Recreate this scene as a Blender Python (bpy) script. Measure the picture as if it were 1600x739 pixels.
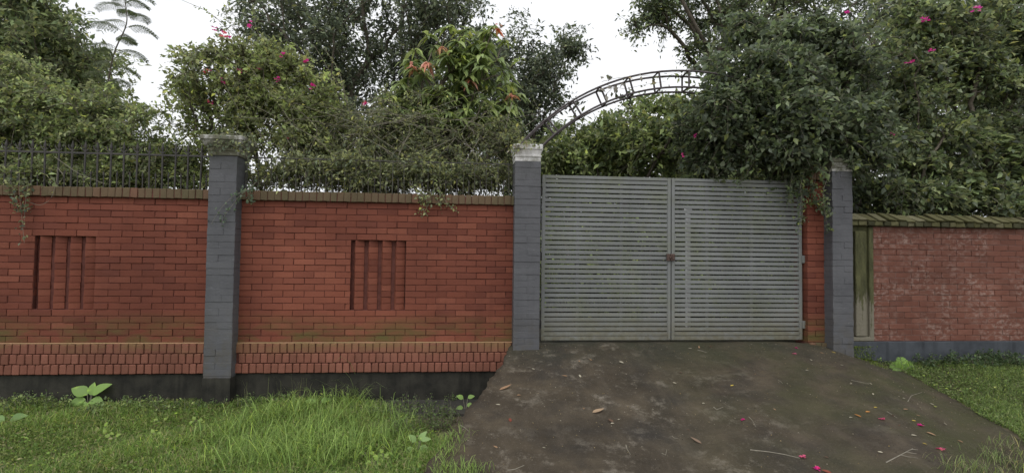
import bpy, bmesh, math, random
import numpy as np
from mathutils import Vector, Matrix, Euler

for o in list(bpy.data.objects): bpy.data.objects.remove(o)
scn = bpy.context.scene
C = scn.collection
random.seed(7); rng = np.random.default_rng(7)

# ------------------------------------------------------------------ camera
CAM_D, CAM_H, YAW, PITCH, ROLL, FPX = 6.7565, 1.4362, -0.0900, 0.03339, 0.01175, 850.0
_f = np.array([-math.sin(YAW)*math.cos(PITCH), math.cos(YAW)*math.cos(PITCH), math.sin(PITCH)])
_r0 = np.array([math.cos(YAW), math.sin(YAW), 0.0]); _u0 = np.cross(_r0, _f)
_r = _r0*math.cos(ROLL) + _u0*math.sin(ROLL); _u = -_r0*math.sin(ROLL) + _u0*math.cos(ROLL)
EYE = np.array([0.0, -CAM_D, CAM_H])
cd = bpy.data.cameras.new('camera'); cd.sensor_width = 36; cd.lens = FPX/1600*36; cd.clip_end = 2000
cam = bpy.data.objects.new('camera', cd); C.objects.link(cam)
cam.matrix_world = Matrix(((_r[0], _u[0], -_f[0], EYE[0]), (_r[1], _u[1], -_f[1], EYE[1]),
                           (_r[2], _u[2], -_f[2], EYE[2]), (0, 0, 0, 1)))
scn.camera = cam

# ------------------------------------------------------------------ sky, sun, exposure
SUN_EL, SUN_AZ = math.radians(58), math.radians(200)      # high, behind the camera, veiled by cloud
world = bpy.data.worlds.new('World'); scn.world = world; world.use_nodes = True
wn = world.node_tree.nodes; wl = world.node_tree.links
bg = wn['Background']
sky = wn.new('ShaderNodeTexSky'); sky.sky_type = 'NISHITA'; sky.sun_disc = False
sky.sun_elevation = SUN_EL; sky.sun_rotation = SUN_AZ; sky.air_density = 1.0; sky.dust_density = 4.0
hs = wn.new('ShaderNodeHueSaturation'); hs.inputs['Saturation'].default_value = 0.12
tc = wn.new('ShaderNodeTexCoord')
cn = wn.new('ShaderNodeTexNoise'); cn.inputs['Scale'].default_value = 2.2; cn.inputs['Detail'].default_value = 4
cr = wn.new('ShaderNodeValToRGB')
cr.color_ramp.elements[0].position = .3; cr.color_ramp.elements[0].color = (8.6, 8.8, 9.2, 1)
cr.color_ramp.elements[1].position = .75; cr.color_ramp.elements[1].color = (10.4, 10.5, 10.7, 1)
mx = wn.new('ShaderNodeMix'); mx.data_type = 'RGBA'; mx.inputs[0].default_value = .85
wl.new(sky.outputs[0], hs.inputs['Color']); wl.new(tc.outputs['Generated'], cn.inputs['Vector'])
wl.new(cn.outputs['Fac'], cr.inputs['Fac'])
wl.new(hs.outputs[0], mx.inputs[6]); wl.new(cr.outputs[0], mx.inputs[7]); wl.new(mx.outputs[2], bg.inputs['Color'])
bg.inputs['Strength'].default_value = 0.088
sd = bpy.data.lights.new('sun', 'SUN'); sd.energy = 0.6; sd.angle = math.radians(35); sd.color = (1, .97, .93)
sun = bpy.data.objects.new('sun', sd); C.objects.link(sun)
_sd = Vector((math.sin(SUN_AZ)*math.cos(SUN_EL), math.cos(SUN_AZ)*math.cos(SUN_EL), math.sin(SUN_EL)))
sun.rotation_euler = (-_sd).to_track_quat('-Z', 'Y').to_euler()
scn.view_settings.view_transform = 'Standard'; scn.view_settings.look = 'None'
scn.view_settings.exposure = 0.5; scn.view_settings.gamma = 1.0

# ------------------------------------------------------------------ pixel -> place helpers
def ray(px, py): return _f + _r*(px-800)/FPX + _u*(369.5-py)/FPX
def W(px, py, Y):
    d = ray(px, py); return EYE + d*((Y+CAM_D)/d[1])
def WZ(px, py, Z):
    d = ray(px, py); return EYE + d*((Z-CAM_H)/d[2])
def WH(px, py, h):                       # meet a height field h(x,y)
    d = ray(px, py); t = 2.0
    for i in range(3000):
        p = EYE + d*t
        if p[2] <= h(p[0], p[1]): return p
        t += .004
    return p
def ppm(Y): return FPX/(Y+CAM_D)         # pixels per metre at depth Y

# ------------------------------------------------------------------ object helpers
WL = {}
def link(o, parent=None, world_loc=(0, 0, 0)):
    C.objects.link(o); WL[o] = Vector(world_loc); o.location = world_loc
    if parent is not None:
        o.parent = parent; o.matrix_parent_inverse = Matrix.Translation(-WL[parent])
    return o
def tag(o, label, cat, group=None):
    o['label'] = label; o['category'] = cat
    if group: o['group'] = group
    return o
def thing(name, label, cat, loc, group=None):
    o = bpy.data.objects.new(name, None); o.empty_display_size = .1
    link(o, None, loc); return tag(o, label, cat, group)
def obj(name, mesh, mat, parent=None, loc=(0, 0, 0), rot=None, kind=None):
    if mat is not None and len(mesh.materials) == 0: mesh.materials.append(mat)
    o = bpy.data.objects.new(name, mesh); link(o, parent, loc)
    if rot is not None: o.rotation_euler = rot
    if kind: o['kind'] = kind
    return o
def npmesh(name, V, F, smooth=False, col=None):
    V = np.asarray(V, dtype=np.float32); me = bpy.data.meshes.new(name)
    F = np.asarray(F, dtype=np.int32); n, k = F.shape
    me.vertices.add(len(V)); me.vertices.foreach_set('co', V.ravel())
    me.loops.add(n*k); me.loops.foreach_set('vertex_index', F.ravel())
    me.polygons.add(n); me.polygons.foreach_set('loop_start', np.arange(0, n*k, k, dtype=np.int32))
    me.polygons.foreach_set('loop_total', np.full(n, k, dtype=np.int32))
    if smooth: me.polygons.foreach_set('use_smooth', np.ones(n, dtype=bool))
    me.update(calc_edges=True)
    if col is not None:
        a = me.color_attributes.new('col', 'FLOAT_COLOR', 'POINT')
        c = np.ones((len(V), 4), np.float32); c[:, :3] = col; a.data.foreach_set('color', c.ravel())
    return me
def bmmesh(name, bm, smooth=False):
    me = bpy.data.meshes.new(name); bm.to_mesh(me); bm.free()
    if smooth:
        for p in me.polygons: p.use_smooth = True
    return me
def box_pts(sx, sy, sz, r):
    P = []
    for a in (-1, 1):
        for b in (-1, 1):
            for c in (-1, 1):
                X, Y, Z = a*sx/2, b*sy/2, c*sz/2
                P += [(X, Y-b*r, Z-c*r), (X-a*r, Y, Z-c*r), (X-a*r, Y-b*r, Z)]
    return P
_bc = {}
def bevel_box(sx, sy, sz, r=.004, jit=0, variant=0):
    key = (round(sx, 3), round(sy, 3), round(sz, 3), round(r, 4), variant)
    if key in _bc: return _bc[key]
    rr = random.Random(str(key)); bm = bmesh.new()
    cj = {}
    for p in box_pts(sx, sy, sz, r):
        s = (p[0] > 0, p[1] > 0, p[2] > 0)
        if s not in cj: cj[s] = [rr.uniform(-jit, jit) for _ in range(3)]
        bm.verts.new([p[i]+cj[s][i] + rr.uniform(-jit, jit)*.35 for i in range(3)])
    bmesh.ops.convex_hull(bm, input=bm.verts[:])
    me = bmmesh('block', bm); _bc[key] = me; return me
class MB:                                # collects simple shapes into one mesh
    def __init__(s): s.bm = bmesh.new()
    def box(s, x0, x1, y0, y1, z0, z1, r=0):
        if r:
            vs = [s.bm.verts.new((p[0]+(x0+x1)/2, p[1]+(y0+y1)/2, p[2]+(z0+z1)/2)) for p in box_pts(x1-x0, y1-y0, z1-z0, r)]
            g = bmesh.ops.convex_hull(s.bm, input=vs)
        else:
            v = [s.bm.verts.new((x, y, z)) for x in (x0, x1) for y in (y0, y1) for z in (z0, z1)]
            for f in ((0, 1, 3, 2), (4, 6, 7, 5), (0, 4, 5, 1), (2, 3, 7, 6), (0, 2, 6, 4), (1, 5, 7, 3)):
                s.bm.faces.new([v[i] for i in f])
        return s
    def loft(s, prof, cx, cy):           # stacked square sections: (half x, half y, z)
        rings = []
        for hx, hy, z in prof:
            rings.append([s.bm.verts.new((cx+a*hx, cy+b*hy, z)) for a, b in ((-1, -1), (1, -1), (1, 1), (-1, 1))])
        for A, B in zip(rings, rings[1:]):
            for i in range(4): s.bm.faces.new((A[i], A[(i+1) % 4], B[(i+1) % 4], B[i]))
        s.bm.faces.new(rings[0][::-1]); s.bm.faces.new(rings[-1]); return s
    def mesh(s, name): return bmmesh(name, s.bm)
def tubes(lines, sides=5):
    """lines: list of (pts (n,3), radii (n)) -> V, F(quads)"""
    Vs, Fs, off = [], [], 0
    ang = np.arange(sides)*2*math.pi/sides
    by = {}
    for P, R in lines: by.setdefault(len(P), []).append((P, R))
    for n, LL in by.items():
        P = np.array([l[0] for l in LL], float); R = np.array([l[1] for l in LL], float); k = len(LL)
        T = np.gradient(P, axis=1); T /= np.linalg.norm(T, axis=2, keepdims=True)+1e-9
        ref = np.where(np.abs(T[..., 2:3]) < .9, np.array([0, 0, 1.]), np.array([1., 0, 0]))
        A = np.cross(T, ref); A /= np.linalg.norm(A, axis=2, keepdims=True)+1e-9; Bv = np.cross(T, A)
        V = P[:, :, None]+R[:, :, None, None]*(np.cos(ang)[:, None]*A[:, :, None]+np.sin(ang)[:, None]*Bv[:, :, None])
        Vs.append(V.reshape(-1, 3)); o = off+(np.arange(k)*n*sides)[:, None, None]+np.arange(n-1)[None, :, None]*sides; j = np.arange(sides)[None, None]
        a = o+j; b = o+(j+1) % sides
        Fs.append(np.stack([a, b, b+sides, a+sides], -1).reshape(-1, 4)); off += k*n*sides
    return np.concatenate(Vs), np.concatenate(Fs)
def tube_mesh(name, lines, sides=5): return npmesh(name, *tubes(lines, sides), smooth=True)

# ------------------------------------------------------------------ materials
KA = 1.72                                # all base colours below are written relative to this
def ka(c): return tuple(min(.82, x*KA) for x in c)
def mat(name, rough=.85, spec=.3):
    m = bpy.data.materials.new(name); m.use_nodes = True
    b = m.node_tree.nodes['Principled BSDF']; b.inputs['Roughness'].default_value = rough
    b.inputs['Specular IOR Level'].default_value = spec
    return m, m.node_tree, b
class N:
    def __init__(s, nt): s.nt = nt
    def new(s, t, **kw):
        n = s.nt.nodes.new('ShaderNode'+t)
        for k, v in kw.items(): setattr(n, k, v)
        return n
    def l(s, a, b): s.nt.links.new(a, b)
    def pos(s): return s.new('NewGeometry').outputs['Position']
    def noise(s, scale, detail=4, vec=None, rough=.55, stretch=None):
        n = s.new('TexNoise'); n.inputs['Scale'].default_value = scale; n.inputs['Detail'].default_value = detail
        n.inputs['Roughness'].default_value = rough
        v = vec if vec is not None else s.pos()
        if stretch:
            m = s.new('Mapping'); m.inputs['Scale'].default_value = stretch; s.l(v, m.inputs['Vector']); v = m.outputs[0]
        s.l(v, n.inputs['Vector']); return n.outputs['Fac']
    def ramp(s, fac, stops):
        r = s.new('ValToRGB'); e = r.color_ramp.elements
        while len(e) < len(stops): e.new(.5)
        for el, (p, c) in zip(e, stops):
            el.position = p; el.color = (*ka(c), 1) if isinstance(c, tuple) else (c, c, c, 1)
        s.l(fac, r.inputs['Fac']); return r.outputs['Color']
    def mix(s, fac, a, b, mode='MIX'):
        m = s.new('Mix'); m.data_type = 'RGBA'; m.blend_type = mode
        for k, v in ((0, fac), (6, a), (7, b)):
            if isinstance(v, (int, float)): m.inputs[k].default_value = v
            elif isinstance(v, tuple): m.inputs[k].default_value = (*ka(v), 1)
            else: s.l(v, m.inputs[k])
        return m.outputs[2]
    def math(s, op, a, b=None, clamp=False):
        m = s.new('Math', operation=op); m.use_clamp = clamp
        for k, v in ((0, a), (1, b)):
            if v is None: continue
            if isinstance(v, (int, float)): m.inputs[k].default_value = v
            else: s.l(v, m.inputs[k])
        return m.outputs[0]
    def mapr(s, v, a, b, c=0, d=1):
        m = s.new('MapRange'); m.clamp = True
        for i, x in enumerate((a, b, c, d)): m.inputs[i+1].default_value = x
        s.l(v, m.inputs[0]); return m.outputs[0]
    def z(s):
        x = s.new('SeparateXYZ'); s.l(s.pos(), x.inputs[0]); return x.outputs
    def rnd(s): return s.new('ObjectInfo').outputs['Random']
    def bump(s, h, strength, dist, bsdf):
        b = s.new('Bump'); b.inputs['Strength'].default_value = strength; b.inputs['Distance'].default_value = dist
        s.l(h, b.inputs['Height']); s.l(b.outputs[0], bsdf.inputs['Normal'])

def brick_mat(name, cols, moss=None, efflo=0, use_rnd=True, bump=.4):
    m, nt, b = mat(name, .8, .25); n = N(nt)
    blotch = n.noise(3.0, 5); fine = n.noise(60, 4)
    c = n.ramp(n.rnd() if use_rnd else n.noise(9, 1), [(0, cols[0]), (.35, cols[1]), (.75, cols[1]), (1, cols[2])])
    c = n.mix(n.mapr(blotch, .3, .75, 0, .45), c, cols[3])
    c = n.mix(n.mapr(fine, .35, .75, 0, .35), c, tuple(x*.62 for x in cols[1]))
    drip = n.noise(1.0, 5, stretch=(9, 9, .7))
    c = n.mix(n.mapr(drip, .55, .78, 0, .35), c, tuple(x*.5 for x in cols[1]))
    c = n.mix(n.mapr(n.noise(.7, 4), .45, .7, 0, .4), c, tuple(x*.55 for x in cols[0]))
    c = n.mix(n.mapr(n.noise(.55, 3), .35, .5, .25, 0), c, tuple(min(1, x*1.5) for x in cols[2]))
    if efflo:
        e = n.math('MULTIPLY', n.mapr(n.noise(13, 5, rough=.7, stretch=(1, 1, 1.6)), .48, .60), n.mapr(n.noise(1.6, 3), .42, .6))
        c = n.mix(n.math('MULTIPLY', e, efflo), c, (.22, .165, .14))
    if moss:
        z0, z1, z2, amt, mc = moss
        zz = n.z()[2]
        band = n.math('MULTIPLY', n.mapr(zz, z0, z1), n.mapr(zz, z2, z1+.02))
        e = n.math('MULTIPLY', band, n.mapr(n.noise(1.6, 7, rough=.7, stretch=(.6, 1, 2.2)), .42, .58))
        c = n.mix(n.math('MULTIPLY', e, amt), c, mc)
    n.l(c, b.inputs['Base Color']); n.bump(n.math('ADD', n.noise(45, 6), n.math('MULTIPLY', blotch, 2)), bump, .006, b)
    return m
RED = [(.086, .026, .017), (.124, .038, .023), (.160, .054, .033), (.090, .032, .022)]
M = {}
M['brick'] = brick_mat('red_painted_brick', RED, (.28, .40, .72, .92, (.060, .056, .018)))
M['rowlock'] = brick_mat('red_rowlock_brick', [(.112, .045, .030), (.138, .054, .036), (.172, .070, .048), (.095, .044, .030)], (.2, .33, .48, .6, (.12, .09, .035)))
M['coping'] = brick_mat('mossy_coping_brick', [(.075, .062, .034), (.085, .06, .036), (.125, .056, .038), (.058, .056, .028)])
M['oldbrick'] = brick_mat('old_washed_brick', [(.080, .032, .022), (.104, .041, .028), (.132, .056, .039), (.09, .041, .030)], None, .55)
M['oldstuff'] = brick_mat('old_washed_brick_run', [(.080, .032, .022), (.104, .041, .028), (.132, .056, .039), (.09, .041, .030)], None, .55, False)
M['brickrun'] = brick_mat('red_painted_brick_run', RED, (.28, .40, .72, .92, (.060, .056, .018)), 0, False)
M['rightcoping'] = brick_mat('lichen_coping_brick', [(.048, .047, .016), (.08, .074, .034), (.125, .115, .072), (.03, .034, .014)])
M['copingdark'] = brick_mat('mossy_dark_coping', [(.025, .025, .012), (.036, .034, .017), (.055, .055, .028), (.018, .02, .010)])
def plain(name, c, c2, scale=6, rough=.85, bump=.3, spec=.3, dist=.004, streak=0):
    m, nt, b = mat(name, rough, spec); n = N(nt)
    col = n.ramp(n.noise(scale, 7, rough=.65), [(.3, c), (.7, c2)])
    if streak: col = n.mix(n.mapr(n.noise(1.2, 6, stretch=(10, 10, .6)), .5, .75, 0, streak), col, tuple(x*.45 for x in c))
    n.l(col, b.inputs['Base Color']); n.bump(n.noise(scale*9, 6), bump, dist, b)
    return m
M['mortar'] = plain('red_joint_mortar', (.045, .016, .012), (.085, .030, .023), 14)
M['oldmortar'] = plain('old_joint_mortar', (.075, .042, .034), (.115, .072, .06), 12)
M['ledge'] = plain('ledge_mortar', (.17, .13, .06), (.24, .13, .08), 5)
M['plinth'] = plain('dark_plinth_plaster', (.007, .007, .006), (.030, .028, .022), 4, .8, .5, .3, .006, .6)
M['rplinth'] = plain('blue_grey_plinth_plaster', (.020, .023, .027), (.052, .057, .066), 3.5, .8, .4, .3, .005, .7)
M['iron'] = plain('dark_iron', (.02, .02, .02), (.045, .04, .035), 20, .55, .2, .4)
M['oldiron'] = plain('mossy_iron', (.035, .036, .028), (.075, .072, .06), 20, .7, .3, .3)
M['rust'] = plain('weathered_steel', (.032, .027, .028), (.06, .05, .05), 18, .55, .3, .4)
M['latch'] = plain('rusty_latch', (.035, .025, .022), (.08, .05, .04), 60, .7, .3)
M['post'] = plain('whitewashed_post', (.6, .6, .58), (.75, .75, .73), 5)
M['soil'] = plain('soil', (.05, .042, .03), (.085, .072, .05), 5, .95, .8, .1, .02)
M['apron'] = plain('damp_concrete', (.018, .018, .016), (.038, .036, .031), 4, .7, .5, .35, .006)
def grey_paint():
    m, nt, b = mat('slate_grey_paint', .6, .35); n = N(nt)
    c = n.ramp(n.noise(2.2, 6, rough=.65), [(.3, (.049, .050, .0545)), (.7, (.072, .073, .078))])
    c = n.mix(n.mapr(n.noise(38, 5, rough=.7, stretch=(.25, .25, 1.6)), .62, .74, 0, .5), c, (.15, .154, .162))
    c = n.mix(n.mapr(n.noise(1.0, 6, stretch=(12, 12, .7)), .52, .75, 0, .5), c, (.04, .041, .044))
    c = n.mix(n.math('MULTIPLY', n.mapr(n.z()[2], 2.1, 2.6), n.mapr(n.noise(5, 6), .4, .65)), c, (.045, .047, .046))
    c = n.mix(n.math('MULTIPLY', n.mapr(n.z()[2], .85, .2), n.mapr(n.noise(6, 7, rough=.7), .42, .62, 0, .6)), c, (.055, .048, .034))
    c = n.mix(n.mapr(n.noise(24, 6, rough=.75, stretch=(1, 1, .6)), .67, .71, 0, .75), c, (.26, .25, .24))
    n.l(c, b.inputs['Base Color']); n.bump(n.noise(50, 6), .6, .005, b); return m
M['grey'] = grey_paint()
def capital_mat(name, dirt):
    m, nt, b = mat(name, .8, .25); n = N(nt)
    c = n.ramp(n.noise(7, 6, rough=.7), [(.3, (.42, .41, .40)), (.7, (.62, .61, .60))])
    c = n.mix(n.mapr(n.noise(4, 7, rough=.7), .5-dirt*.25, .72-dirt*.3), c, (.085, .085, .06))
    c = n.mix(n.mapr(n.noise(1.2, 6, stretch=(10, 10, .8)), .5, .72, 0, .6), c, (.16, .15, .13))
    n.l(c, b.inputs['Base Color']); n.bump(n.noise(40, 6), .5, .006, b); return m
M['cap_clean'] = capital_mat('whitewashed_capital', .05); M['cap_dirty'] = capital_mat('mossy_capital', .75); M['cap_mid'] = capital_mat('grey_capital', .45)
def gate_mat():
    m, nt, b = mat('grey_gate_enamel', .42, .45); n = N(nt)
    c = n.ramp(n.noise(1.5, 5), [(.3, (.094, .099, .097)), (.7, (.130, .136, .133))])
    c = n.mix(n.math('MULTIPLY', n.mapr(n.noise(2.2, 7, rough=.7), .48, .7), .55), c, (.092, .10, .055))
    zz = n.z()[2]
    c = n.mix(n.math('MULTIPLY', n.mapr(zz, .95, .38), n.mapr(n.noise(6, 6, rough=.7, stretch=(1, 1, 3)), .35, .7, 0, .75)), c, (.115, .105, .062))
    c = n.mix(n.mapr(n.noise(1.4, 6, stretch=(14, 14, .5)), .55, .75, 0, .4), c, (.085, .09, .08))
    c = n.mix(n.mapr(n.noise(90, 3), .66, .73, 0, .7), c, (.10, .06, .035))
    c = n.mix(n.math('MULTIPLY', n.mapr(zz, .62, .36), n.mapr(n.noise(14, 6, rough=.75), .38, .6, 0, .7)), c, (.065, .055, .03))
    n.l(c, b.inputs['Base Color']); n.l(n.mapr(n.noise(9, 5), .3, .7, .34, .6), b.inputs['Roughness'])
    n.bump(n.noise(12, 4), .2, .004, b); return m
M['gate'] = gate_mat()
def pilaster_mat():
    m, nt, b = mat('mossy_pilaster_plaster', .9, .2); n = N(nt)
    c = n.ramp(n.noise(8, 7, rough=.7, stretch=(2, 2, .5)), [(.3, (.022, .023, .012)), (.7, (.075, .075, .035))])
    peel = n.mapr(n.math('ADD', n.noise(5, 6, rough=.7, stretch=(3.5, 3.5, .5)), n.mapr(n.z()[2], 1.15, .75, -.16, .12)), .5, .56)
    c = n.mix(n.math('MULTIPLY', peel, n.mapr(n.z()[2], 1.15, 1.0)), c, (.115, .105, .08))
    n.l(c, b.inputs['Base Color']); n.bump(n.noise(30, 7), .7, .01, b); return m
M['pilaster'] = pilaster_mat()
def ramp_mat():
    m, nt, b = mat('worn_damp_concrete', .8, .3); n = N(nt)
    c = n.ramp(n.noise(2.4, 8, rough=.62), [(.28, (.022, .017, .011)), (.5, (.042, .033, .022)), (.72, (.070, .055, .036))])
    c = n.mix(n.mapr(n.noise(1.3, 6, rough=.6), .5, .68, 0, .75), c, (.020, .018, .016))
    pale = n.math('MULTIPLY', n.mapr(n.noise(4.5, 9, rough=.78), .53, .66), n.mapr(n.noise(.9, 3), .40, .56))
    c = n.mix(n.math('MULTIPLY', n.math('MULTIPLY', pale, n.mapr(n.z()[0], 3.4, 2.2, .25, 1)), .8), c, (.17, .15, .12))
    c = n.mix(n.mapr(n.noise(2.2, 7, rough=.7, stretch=(2.6, .5, 1)), .52, .7, 0, .45), c, (.075, .061, .044))
    xyz = n.z()
    moss = n.math('MULTIPLY', n.mapr(n.noise(1.1, 6, rough=.6), .42, .62), n.mapr(xyz[0], 1.6, 4.2))
    c = n.mix(n.math('MULTIPLY', moss, .75), c, (.034, .037, .012))
    top = n.math('MULTIPLY', n.mapr(xyz[1], -.75, -.05), n.mapr(n.noise(3, 6), .3, .6))
    c = n.mix(n.math('MULTIPLY', top, .6), c, (.026, .029, .018))
    c = n.mix(n.mapr(n.noise(55, 5, rough=.85), .57, .70, 0, .7), c, (.13, .115, .095))
    c = n.mix(n.mapr(n.noise(34, 5, rough=.85), .58, .70, 0, .75), c, (.018, .017, .015))
    n.l(c, b.inputs['Base Color']); n.l(n.mapr(n.noise(2, 5), .35, .7, .55, .9), b.inputs['Roughness'])
    n.bump(n.math('ADD', n.noise(80, 6, rough=.75), n.math('MULTIPLY', n.noise(14, 6), 1.4)), 1.0, .016, b); return m
M['ramp'] = ramp_mat()
def leaf_mat(name, rough=.5, spec=.4, transl=.36):
    m, nt, b = mat(name, rough, spec); n = N(nt)
    a = n.new('Attribute'); a.attribute_name = 'col'
    n.l(a.outputs['Color'], b.inputs['Base Color'])
    t = n.new('BsdfTranslucent'); hs = n.new('HueSaturation'); hs.inputs['Value'].default_value = 1.5; hs.inputs['Hue'].default_value = .485
    n.l(a.outputs['Color'], hs.inputs['Color']); n.l(hs.outputs[0], t.inputs['Color'])
    ms = n.new('MixShader'); ms.inputs[0].default_value = transl
    n.l(b.outputs[0], ms.inputs[1]); n.l(t.outputs[0], ms.inputs[2])
    n.l(ms.outputs[0], nt.nodes['Material Output'].inputs['Surface']); return m
M['leaf'] = leaf_mat('foliage'); M['glossleaf'] = leaf_mat('glossy_foliage', .38, .5); M['blade'] = leaf_mat('grass_blade', .55, .3, .35)
M['petal'] = leaf_mat('bougainvillea_petal', .6, .2, .4); M['dryleaf'] = leaf_mat('fallen_leaf', .8, .2, .1)
M['bark'] = plain('grey_brown_bark', (.05, .043, .034), (.11, .095, .075), 25, .9, .8, .15, .01)
M['twig'] = plain('pale_twig', (.11, .10, .08), (.19, .175, .14), 25, .9, .4, .15)

# ------------------------------------------------------------------ ground, ramp
def sstep(a, b, x): t = np.clip((x-a)/(b-a), 0, 1); return t*t*(3-2*t)
def wav(x, y): return .012*np.sin(2.1*x+1.3*y)+.010*np.sin(3.7*x-2.9*y+1)+.006*np.sin(7.3*x+6.1*y)
def ground_z(x, y):
    front = -.365 + sstep(2.2, 5.2, x)*.445*np.clip(1+y/2.7, 0, 1) + wav(x, y)
    t = sstep(.06, .2, y); return front*(1-t) + (.29+wav(x, y))*t
gx = np.concatenate([np.linspace(-900, -20, 12), np.linspace(-14, 14, 141), np.linspace(20, 900, 12)])
gy = np.concatenate([np.linspace(-900, -12, 12), np.linspace(-9, -3.2, 20), np.linspace(-3.0, .5, 71), np.linspace(.8, 14, 30), np.linspace(20, 900, 12)])
X, Y = np.meshgrid(gx, gy); Z = ground_z(X, Y)
V = np.stack([X, Y, Z], -1).reshape(-1, 3); nx, ny = len(gx), len(gy)
ii = (np.arange(ny-1)[:, None]*nx+np.arange(nx-1)[None]).ravel()
obj('ground', npmesh('ground', V, np.stack([ii, ii+1, ii+nx+1, ii+nx], -1), True), M['soil'], kind='structure')

RAMP = lambda x, y: .334+.24*np.minimum(y, 0)
Lpts = np.array([WH(a, b, RAMP) for a, b in ((793, 548), (775, 580), (745, 622), (718, 660), (690, 700), (660, 741))])
Rpts = np.array([WH(a, b, ground_z) for a, b in ((1362, 561), (1395, 576), (1430, 592), (1480, 620), (1540, 655), (1600, 694))])
def edge_x(P, y):
    o = np.argsort(P[:, 1]); ys, xs = P[o, 1], P[o, 0]
    r = np.interp(y, ys, xs)
    s0 = (xs[1]-xs[0])/(ys[1]-ys[0]); r = np.where(y < ys[0], xs[0]+(y-ys[0])*s0*.6, r); return r
def ramp_z(x, y):
    xl, xr = edge_x(Lpts, y), edge_x(Rpts, y); xr = np.where(y > Rpts[0, 1], np.maximum(xr, 5.15), xr)
    t = (x-xl)/(xr-xl)
    z = RAMP(x, y) + .010*np.sin(2.3*x+1)*np.sin(2.6*y) + .006*np.sin(5.1*x-3.3*y) + .003*np.sin(13*x+4*y)*np.sin(11*y)
    z = np.maximum(z, -.36+.02)
    e = sstep(.80, 1.0, t); return z*(1-e) + (ground_z(x, np.minimum(y, 0))+.012)*e
ys = np.concatenate([np.linspace(-4.2, -2.7, 8), np.linspace(-2.6, .0, 66)]); ts = np.linspace(0, 1, 91)
rows = []
for y in ys:
    xl, xr = float(edge_x(Lpts, y)), float(edge_x(Rpts, y))
    if y > -.17: xl = max(xl, .60)
    xr = min(xr, 9)
    xs = xl+(xr-xl)*ts
    wob = .015*math.sin(9*y)+.010*math.sin(23*y+1)+random.uniform(-.012, .012)
    xs = xs + wob*(1-ts)**8
    rows.append(np.stack([xs, np.full_like(xs, y), ramp_z(xs, np.full_like(xs, y))], -1))
for y in (.3, 4.0):                       # the drive runs on inside the gate
    xs = .98+(4.45-.98)*ts; rows.append(np.stack([xs, np.full_like(xs, y), np.full_like(xs, .332)], -1))
G = np.array(rows); lo = G[:, [0, -1]].copy(); lo[:, :, 2] -= .30
G = np.concatenate([lo[:, :1], G, lo[:, 1:]], 1); nr, nc = G.shape[:2]
ii = (np.arange(nr-1)[:, None]*nc+np.arange(nc-1)[None]).ravel()
obj('driveway', npmesh('driveway', G.reshape(-1, 3), np.stack([ii, ii+1, ii+nc+1, ii+nc], -1), False), M['ramp'], kind='structure')
def surf(x, y):                            # what one stands on in front of the wall
    x = np.asarray(x, float); y = np.asarray(y, float)
    on = (x > edge_x(Lpts, y)) & (x < edge_x(Rpts, y)) & (y > -4.2)
    return np.where(on, np.maximum(ramp_z(x, y), ground_z(x, y)), ground_z(x, y))
bm = bmesh.new()
a = [bm.verts.new(p) for p in ((-1.6, -.02, -.335), (.9, -.02, -.335), (.3, -.62, -.34), (-.9, -.60, -.345), (-1.6, -.35, -.345))]
f = bm.faces.new(a); g = bmesh.ops.extrude_face_region(bm, geom=[f])
bmesh.ops.translate(bm, verts=[v for v in g['geom'] if isinstance(v, bmesh.types.BMVert)], vec=(0, 0, -.2))
bmesh.ops.recalc_face_normals(bm, faces=bm.faces[:])
obj('drain_apron', bmmesh('drain_apron', bm), M['apron'], kind='structure')

# ------------------------------------------------------------------ brickwork
def put_brick(parent, m, cx, cy, cz, sx, sy, sz, name='brick', rz=0, r=.0025, j=.002, jr=.009):
    me = bevel_box(sx, sy, sz, r, j, random.randrange(4))
    return obj(name, me, m, parent, (cx+random.uniform(-1, 1)*.001, cy+random.uniform(-1, 1)*.0045, cz),
               (random.uniform(-1, 1)*jr, random.uniform(-1, 1)*jr*.6, rz+random.uniform(-1, 1)*jr))
def courses(x0, x1, z0, rows, h, L, niche=None, shift=0):
    out = []
    for r in range(rows):
        spans = [(x0, x1)]
        if niche and niche[2] <= r < niche[3]: spans = [(x0, niche[0]), (niche[1], x1)]
        for a, b in spans:
            e = a; k = math.floor((a-x0-shift)/L)-1
            edges = []
            x = x0+shift+(k)*L+(L/2 if r % 2 else 0)
            while x < b+L:
                if a+.05 < x < b-.05: edges.append(x+random.uniform(-.006, .006))
                x += L
            edges = [a]+edges+[b]
            for p, q in zip(edges, edges[1:]): out.append((p, q, z0+r*h, r))
    return out
def joined(name, cells, h, joint, y0, dep, m, parent):
    tv, tf = None, None; VV, FF, off = [], [], 0
    base = [(-.5, -.5, -.5), (.5, -.5, -.5), (.5, .5, -.5), (-.5, .5, -.5), (-.5, -.5, .5), (.5, -.5, .5), (.5, .5, .5), (-.5, .5, .5)]
    q = [(0, 1, 5, 4), (1, 2, 6, 5), (4, 5, 6, 7), (0, 3, 2, 1), (0, 4, 7, 3)]
    for p, qx, z, r in cells:
        d = random.uniform(-.004, .004)
        for b in base: VV.append(((p+qx)/2+b[0]*(qx-p-joint), y0+dep/2+d+b[1]*dep, z+h/2+b[2]*(h-joint)))
        FF += [tuple(off+i for i in f) for f in q]; off += 8
    return obj(name, npmesh(name, VV, FF), m, parent, kind='stuff')

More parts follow.
